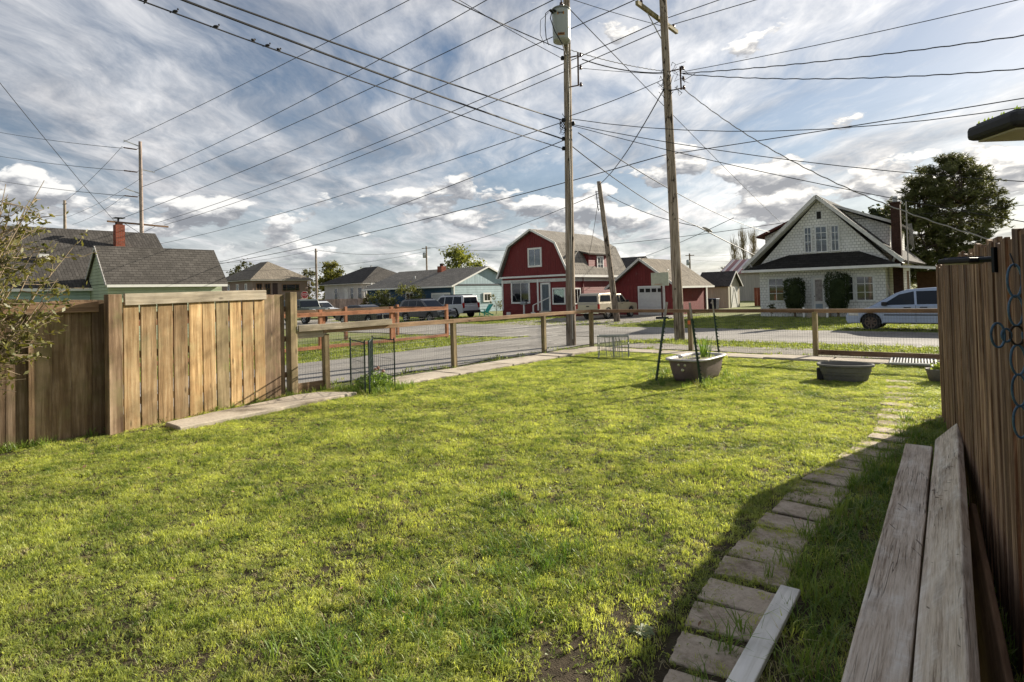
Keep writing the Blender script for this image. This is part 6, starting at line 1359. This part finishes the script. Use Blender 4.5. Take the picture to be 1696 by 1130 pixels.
    # black sedan
    S = dict(w=1.85, wr=.35, sill=.30, x0=-2.4, wx=(1.5, -1.5), belt=.93, top=[(2.42, .32), (2.48, .45), (2.47, .75), (2.38, .86), (1.2, .98), (-1.9, 1.02), (-2.45, .98), (-2.5, .85), (-2.5, .4), (-2.4, .34)], cab=[(1.15, .94), (.35, 1.38), (.0, 1.46), (-1.0, 1.45), (-1.3, 1.38), (-2.0, 1.0)], tumble=.28, glassdir={'windscreen': 1, 'rear_window': -1}, glass=[('windscreen', ((1.08, .99), (.37, 1.36)), .08), ('rear_window', ((-1.92, 1.05), (-1.32, 1.36)), .1)],
             win=[[(.85, 1.0), (.28, 1.33), (-.2, 1.39), (-.2, 1.02)], [(-.28, 1.02), (-.28, 1.39), (-1.0, 1.37), (-1.5, 1.04)]], bits=[('headlight', 'clearlens', (2.2, 2.46, .55, .9, .62, .78)), ('grille', 'chrome', (2.46, 2.52, -.48, .48, .45, .82)), ('grille_mesh', gap, (2.515, 2.53, -.4, .4, .5, .77)), ('licence_plate', 'white', (2.52, 2.54, -.17, .17, .36, .48)), ('bumper_strip', 'chrome', (2.42, 2.5, -.85, .85, .36, .4)), ('mirror', gap, (.72, .86, .92, 1.08, .96, 1.08)), ('door_handle', 'chrome', (-.15, .05, .92, .95, .86, .9)), ('door_handle', 'chrome', (-1.15, -.95, .92, .95, .87, .91)), ('door_seam', gap, (-.246, -.234, .922, .928, .36, 1.)), ('tail_light', 'redlens', (-2.51, -2.4, .6, .9, .7, .88))])
    car('parked_sedan', 'black sedan with a chrome grille parked behind the rust stained garden fence', UV(24.75, -34.0, -.3), HV, dict(S, k=.95), carpaint('sedan_black', (.018, .017, .019), .2, .2), 'car')
    # dark off-roader with bull wheels, and a white car behind it
    J = dict(w=1.8, wr=.46, sill=.62, x0=-1.95, wx=(1.2, -1.2), belt=1.15, spokes=5, bev=.05, top=[(1.95, .66), (2.0, .8), (1.98, 1.1), (1.85, 1.18), (.8, 1.22), (-1.95, 1.24), (-2.0, 1.1), (-1.98, .7)], cab=[(.72, 1.18), (.45, 1.8), (.25, 1.86), (-1.85, 1.84), (-1.97, 1.2)], tumble=.1, glassdir={'windscreen': 1, 'rear_window': -1}, glass=[('windscreen', ((.71, 1.26), (.47, 1.78)), .08), ('rear_window', ((-1.96, 1.3), (-1.88, 1.8)), .12)], win=[[(.52, 1.27), (.35, 1.75), (-.35, 1.76), (-.35, 1.27)], [(-.45, 1.27), (-.45, 1.76), (-1.75, 1.75), (-1.8, 1.27)]],
             bits=[('headlight', 'clearlens', (1.95, 2.02, .42, .66, .92, 1.1)), ('grille', gap, (1.97, 2.01, -.38, .38, .82, 1.1)), ('front_bumper', 'black_metal', (2.0, 2.2, -.85, .85, .6, .78)), ('fender', gap, (.72, 1.75, .86, 1.0, .98, 1.04)), ('fender', gap, (-1.72, -.7, .86, 1.0, .98, 1.04)), ('mirror', gap, (.5, .6, .9, 1.1, 1.25, 1.42))])
    car('off_road_truck', 'dark green off road truck with big black tyres at the street by the left fence', UV(24.9, -41.9, -.3), HV, J, carpaint('truck_green', (.045, .06, .058), .2), 'truck')
    car('parked_car', 'small white hatchback parked far behind the dark off road truck', UV(31.5, -50.5, -.3), HV, dict(SUVS, k=.95), carpaint('far_white', (.55, .57, .6), .1), 'car')
build_vehicles()
# ================================================================== trees and shrubs
def leaves_mesh(pts, size, rnd, flat=.3, el=1.5):
    m = MB()
    for p in pts:
        n = Vector((rnd.gauss(0, 1), rnd.gauss(0, 1), rnd.gauss(flat, 1))).normalized(); a = n.orthogonal().normalized(); a = (Matrix.Rotation(rnd.uniform(0, 6.283), 3, n) @ a)*size*rnd.uniform(.6, 1.3)*.5; b = n.cross(a)/el
        q = len(m.v); m.v += [tuple(p-a), tuple(p+b), tuple(p+a), tuple(p-b)]; m.f.append((q, q+1, q+2, q+3))
    return m
def limb(m, a, b, r0, r1, rnd, wig=.12, n=5):
    pts = []; a, b = Vector(a), Vector(b); L = (b-a).length
    for i in range(n+1):
        t = i/n; pts.append(a.lerp(b, t)+(Vector((rnd.uniform(-1, 1), rnd.uniform(-1, 1), rnd.uniform(-.6, .6)))*wig*L*.3 if 0 < i < n else Vector()))
    m.tube(pts, [r0+(r1-r0)*i/n for i in range(n+1)], 6); return pts
BARK = plain('bark', (.15, .115, .085), .95, 0, .4, 7., bmp=.6)
def tree(name, label, pos, H, W, leaf, n=5200, size=.34, clumps=34, lo=.3, seed=1, bare=.0, shape=1., cat='tree', trunk=.14):
    rnd = random.Random(seed); r = thing(name, label, cat, pos); m = MB(); top = Vector((0, 0, H*.75)); limb(m, (0, 0, -.1), top, trunk, trunk*.3, rnd, .06, 7); C = []
    for i in range(clumps):
        z = lo+(1-lo)*rnd.random()**.85; rr = W/2*math.sqrt(max(.05, 1-((z-(lo+.42*(1-lo)))/(.62*(1-lo)))**2))*(rnd.random()**.45)*shape; a = rnd.uniform(0, 6.283); c = Vector((rr*math.cos(a), rr*math.sin(a), H*z*.97)); C.append(c)
        limb(m, (0, 0, H*max(.15, z*.62-.05)), c, trunk*.35, trunk*.06, rnd, .14)
        if bare:
            for j in range(7): d = Vector((rnd.gauss(0, 1), rnd.gauss(0, 1), abs(rnd.gauss(.6, .8)))).normalized()*W*.16; limb(m, c-d*.3, c+d, trunk*.07, .004, rnd, .2, 3)
    m.build('trunk', BARK, r)
    pts = []
    for i in range(n):
        c = C[i % clumps]; d = Vector((rnd.gauss(0, 1), rnd.gauss(0, 1), rnd.gauss(0, .75))); d = d.normalized()*abs(rnd.gauss(.0, .55))*W*.17; pts.append(c+d)
    o = stuff(leaves_mesh(pts, size, rnd).build('crown', leaf, r)); return r
def build_trees():
    green = leafmat('spring_leaf', (.07, .09, .02), (.22, .24, .06), .35, .5, None, .35); dark = leafmat('evergreen_leaf', (.03, .045, .018), (.10, .12, .04), .2, .6, None, .6); olive = leafmat('olive_leaf', (.06, .065, .025), (.16, .16, .07), .3, .6, None, .5); hedge = leafmat('yew_needle', (.02, .036, .014), (.075, .10, .034), .25, .7, None, 1.5)
    # big pine on the right, behind the white house
    rnd = random.Random(11); c = atY(1566, 480, 55); base = Vector((c.x, c.y, -.3)); r = thing('pine_tree', 'large spreading dark pine tree behind the white house', 'tree', base); m = MB(); H = 13.3
    limb(m, (0, 0, 0), (-.4, 0, 8.5), .42, .16, rnd, .04, 8); stems = []
    for i in range(6): stems.append(limb(m, (-.1, 0, 1.+.6*i), (rnd.uniform(-2.6, 2.8), rnd.uniform(-2, 2), 8+rnd.uniform(-1, 3.5)), .2, .05, rnd, .1, 6))
    C = []
    def outline(z):   # half widths left and right of the trunk at height z
        t = z/H
        return (-4.6*math.sin(math.pi*min(1, max(.03, t*1.02)))**.55*(1 if t > .3 else .95), (5.0*max(0, 1-((t-.60)/.43)**2)**.6 if t > .22 else 3.0))
    for i in range(620):
        z = rnd.uniform(1.6, H); a, b = outline(z); x = rnd.uniform(a, b); hw = (b-a)/2*.9; y = rnd.uniform(-1, 1)*math.sqrt(max(.05, 1-((x-(a+b)/2)/((b-a)/2+.01))**2))*hw
        if z > 12.2 and not (-2.6 < x < -1.2 or .2 < x < 2.): continue
        if x > 2.2 and z < 7 and mnoise.noise(Vector((x*.6, z*.9, 3))) < .05: continue
        C.append(Vector((x, y, z)))
    for k, c_ in enumerate(C):
        if k % 3 == 0: s = stems[k % 6]; q = min(s, key=lambda p: (p-c_).length); limb(m, q, c_, .06, .015, rnd, .1, 4)
    m.build('trunk', BARK, r)
    nd = MB()
    for c_ in C:
        R = rnd.uniform(.45, .85)
        for sp in range(13):      # short shoots bristling with needles, pointing up and out
            ax = Vector((rnd.gauss(0, .8)+c_.x*.08, rnd.gauss(0, .8), rnd.gauss(.75, .5))).normalized(); p0 = c_+Vector((rnd.gauss(0, .3), rnd.gauss(0, .3), rnd.gauss(0, .22)))*R
            for j in range(12):
                t = rnd.random(); b = p0+ax*t*R*.75; d = (ax*.7+Vector((rnd.gauss(0, 1), rnd.gauss(0, 1), rnd.gauss(0, 1))).normalized()).normalized()*rnd.uniform(.24, .42); s = d.orthogonal().normalized()*.06
                q = len(nd.v); nd.v += [tuple(b-s), tuple(b+s), tuple(b+d)]; nd.f.append((q, q+1, q+2))
    stuff(nd.build('crown', leafmat('pine_needle', (.035, .05, .018), (.17, .18, .062), .32, .6, None, .7), r))
    c2 = atY(1462, 470, 62); tree('pine_tree', 'smaller dark pine partly hidden by the chimney of the white house', (c2.x, c2.y, -.3), 9.9, 4.6, dark, 5200, .42, 40, .2, 21)
    # bare poplars behind the barn
    for i, (px, h, lab) in enumerate(((1218, 9.6, 'bare twiggy poplar, left and lowest of the row behind the barn'), (1233, 12.0, 'bare twiggy poplar, tall middle one of the row behind the barn'), (1250, 11.8, 'bare twiggy poplar, right one of the row behind the barn'))):
        c = atY(px, 470, 108+2*i); rnd = random.Random(30+i); p = thing('poplar_tree', lab, 'tree', (c.x, c.y, -.3), 0, 'bare poplars behind the barn'); m = MB(); limb(m, (0, 0, 0), (0, 0, h), .22, .03, rnd, .02, 8); tw = MB()
        for k in range(130):
            z = rnd.uniform(h*.18, h*.93); a = rnd.uniform(0, 6.28); o_ = rnd.uniform(.25, .85); b = Vector((o_*math.cos(a), o_*math.sin(a), z+rnd.uniform(1.0, 2.2))); limb(tw, (0, 0, z), b, .035, .012, rnd, .08, 4)
            for j in range(3): limb(tw, b*.9, b+Vector((rnd.uniform(-.3, .3), rnd.uniform(-.3, .3), rnd.uniform(.4, 1.))), .014, .006, rnd, .1, 2)
        m.build('trunk', BARK, p); stuff(tw.build('crown', plain('poplar_twig', (.30, .25, .16), .9, 0, .2), p))
    c = atY(1205, 470, 100); tree('bare_bush_tree', 'low bare bushy tree at the left of the poplars', (c.x, c.y, -.3), 5.4, 4.5, olive, 500, .22, 26, .2, 33, 1.)
    for lab, px, y, h, w, mt, n, sz, sd, bare in (('yellow green round tree behind the blue house roof', 765, 82, 8.2, 7., green, 5200, .34, 41, 0.), ('bright conical evergreen between the two hip roofed houses', 548, 96, 7.6, 4.8, leafmat('gold_evergreen', (.05, .07, .015), (.24, .23, .05), .25, .6, None, .4), 6500, .36, 42, 0.), ('thin leafed tree right behind the tan house', 511, 104, 7.2, 3.6, olive, 1600, .34, 43, .5),
                                            ('sparse dark tree behind the left end of the tan house', 408, 112, 9.6, 4.4, olive, 1500, .34, 44, .6), ('low sparse tree left behind the tan house', 388, 110, 7.6, 3.6, olive, 1000, .34, 46, .6), ('faint bare tree behind the pale hip roofed house', 598, 120, 8.0, 3.6, olive, 300, .3, 45, 1.)):
        c = atY(px, 480, y); tree('garden_tree', lab, (c.x, c.y, -.3), h, w, mt, n, sz, 36, .22, sd, bare)
    # shrubs by the blue house front
    for lab, u, v, h, w, sd in (('round flowering shrub at the navy front of the blue house, right of two', 39.9, -47.6, 3.0, 3.3, 51), ('round flowering shrub at the navy front of the blue house, left of two', 40.3, -52.6, 2.5, 2.7, 52), ('small dry yellowish bush in front of the porch stairs of the pale house', 43., -58., 2.2, 2.4, 53)):
        tree('garden_shrub', lab, UV(u, v, -.3), h, w, leafmat('flowering_shrub', (.03, .05, .015), (.16, .17, .06), .3, .6, (.42, .40, .26), 1.6) if sd < 53 else leafmat('dry_bush', (.15, .12, .05), (.32, .27, .12), .3), 3600, .17, 40, .06, sd, 0, 1.05, 'shrub', .06)
    tree('garden_shrub', 'thin young shrub added for its shadow on the blue house wall by the clothes post', UV(41.6, -37.0, -.3), 1.9, 1.6, olive, 350, .12, 14, .2, 58, .6, 1., 'shrub', .03)  # shrub added to throw a shadow on the blue end wall
    # two clipped yews at the door of the white house
    for lab, x, w, h, sd in (('clipped dark yew shrub left of the white house door', 2.26, 1.24, 2.35, 61), ('larger clipped dark yew shrub right of the white house door', 4.62, 1.42, 2.62, 62)):
        rnd = random.Random(sd); p = UV(39.67-.75, -12.43+x, -.3); r = thing('yew_shrub', lab, 'shrub', p); m = MB(); limb(m, (0, 0, -.1), (0, 0, 1.2), .07, .04, rnd, .05); 
        for k in range(8): limb(m, (0, 0, .3), (rnd.uniform(-.4, .4), rnd.uniform(-.3, .3), 1.6), .03, .01, rnd)
        m.build('trunk', BARK, r); pts = []
        for i in range(7000):
            a = rnd.uniform(0, 6.283); z = rnd.random(); prof = (.62+.38*smooth01(z*2.2))*(1 if z < .86 else 1-.35*((z-.86)/.14)**2); q = (.72+.28*rnd.random()**.5)*prof*w/2*(1+.20*mnoise.noise(Vector((math.cos(a)*3.2, math.sin(a)*3.2, z*5+sd)))+.10*mnoise.noise(Vector((math.cos(a)*9, math.sin(a)*9, z*14+sd)))); pts.append(Vector((q*math.cos(a), q*math.sin(a)*.85, .28+z*(h-.3)+.26*z*mnoise.noise(Vector((math.cos(a)*4, math.sin(a)*4, sd+q*6))))))
        stuff(leaves_mesh(pts, .10, rnd, .3, 3.).build('foliage', hedge, r)); co = MB().lathe([(.15*w, .3), (.27*w, .8), (.31*w, h*.6), (.28*w, h*.8), (.1, h*.88)], 14, (0, 0, 0), 1., .85); co.build('inner_growth', hedge, r, smooth=True)
    tree('rose_bush', 'small leggy rose bush left of the yews in front of the white house', UV(38.4, -11.4, -.3), .85, .7, dark, 260, .1, 9, .3, 66, .5, 1., 'shrub', .02)
    # twiggy shrub in the near left corner, in front of the brown fence
    rnd = random.Random(71); base = UV(.80, -7.98, 0); r = thing('leafy_shrub', 'tall twiggy shrub with sparse olive leaves at the left edge before the fence', 'shrub', base); m = MB(); lp = []
    for i in range(44):
        a0 = Vector((rnd.uniform(-.12, .12), rnd.uniform(-.12, .12), -.05)); ax = (U*rnd.uniform(.05, 1.3)+V*rnd.uniform(-.25, .4)); tip = ax*rnd.uniform(.45, 1.0)+Vector((0, 0, rnd.uniform(1.4, 3.05))); mid = a0.lerp(tip, .5)+ax*-.12
        pts = [a0, a0.lerp(mid, .5), mid, mid.lerp(tip, .5)+Vector((rnd.uniform(-.05, .05), rnd.uniform(-.05, .05), .03)), tip]; m.tube(pts, [.016, .013, .010, .007, .003], 5)
        for k in range(9):
            t = rnd.uniform(.45, 1.); s = t*4; j = min(3, int(s)); p = pts[j].lerp(pts[j+1], s-j); d = (ax*rnd.uniform(.1, 1.)+Vector((rnd.uniform(-.5, .5), rnd.uniform(-.5, .5), rnd.uniform(-.25, .7)))).normalized()*rnd.uniform(.15, .42); q = p+d*.5+Vector((0, 0, rnd.uniform(-.05, .06))); m.tube([p, q, p+d], [.006, .0045, .002], 4)
            for l in range(rnd.choice((4, 8, 12, 16))): lp.append((p.lerp(p+d, rnd.random()**.7)+Vector((rnd.gauss(0, .025), rnd.gauss(0, .025), rnd.gauss(0, .025)))))
    m.build('stems', plain('pale_twig', (.30, .235, .16), .85, 0, .3), r); stuff(leaves_mesh(lp, .07, rnd, .2, 2.4).build('leaves', leafmat('olive_shrub_leaf', (.05, .07, .018), (.22, .20, .07), .35, .45, (.32, .24, .10), 5.), r))
    # broad leaved weed at the start of the path
    rnd = random.Random(5); r = thing('dandelion_weed', 'flat grey green weed rosette on the bare soil left of the path start', 'plant', gnd(1062, 1050)); m = MB()
    for i in range(16):
        a = i*2.4; L = rnd.uniform(.04, .075); o_ = Vector((math.cos(a), math.sin(a), 0)); s = Vector((-o_.y, o_.x, 0))*L*.28; m.add([(0, 0, .01), tuple(o_*L*.55+s+Vector((0, 0, .025))), tuple(o_*L+Vector((0, 0, .012))), tuple(o_*L*.55-s+Vector((0, 0, .022)))], [(0, 1, 2, 3)])
    m.build('leaves', leafmat('weed_leaf', (.13, .17, .10), (.25, .29, .18), .25), r)
build_trees()
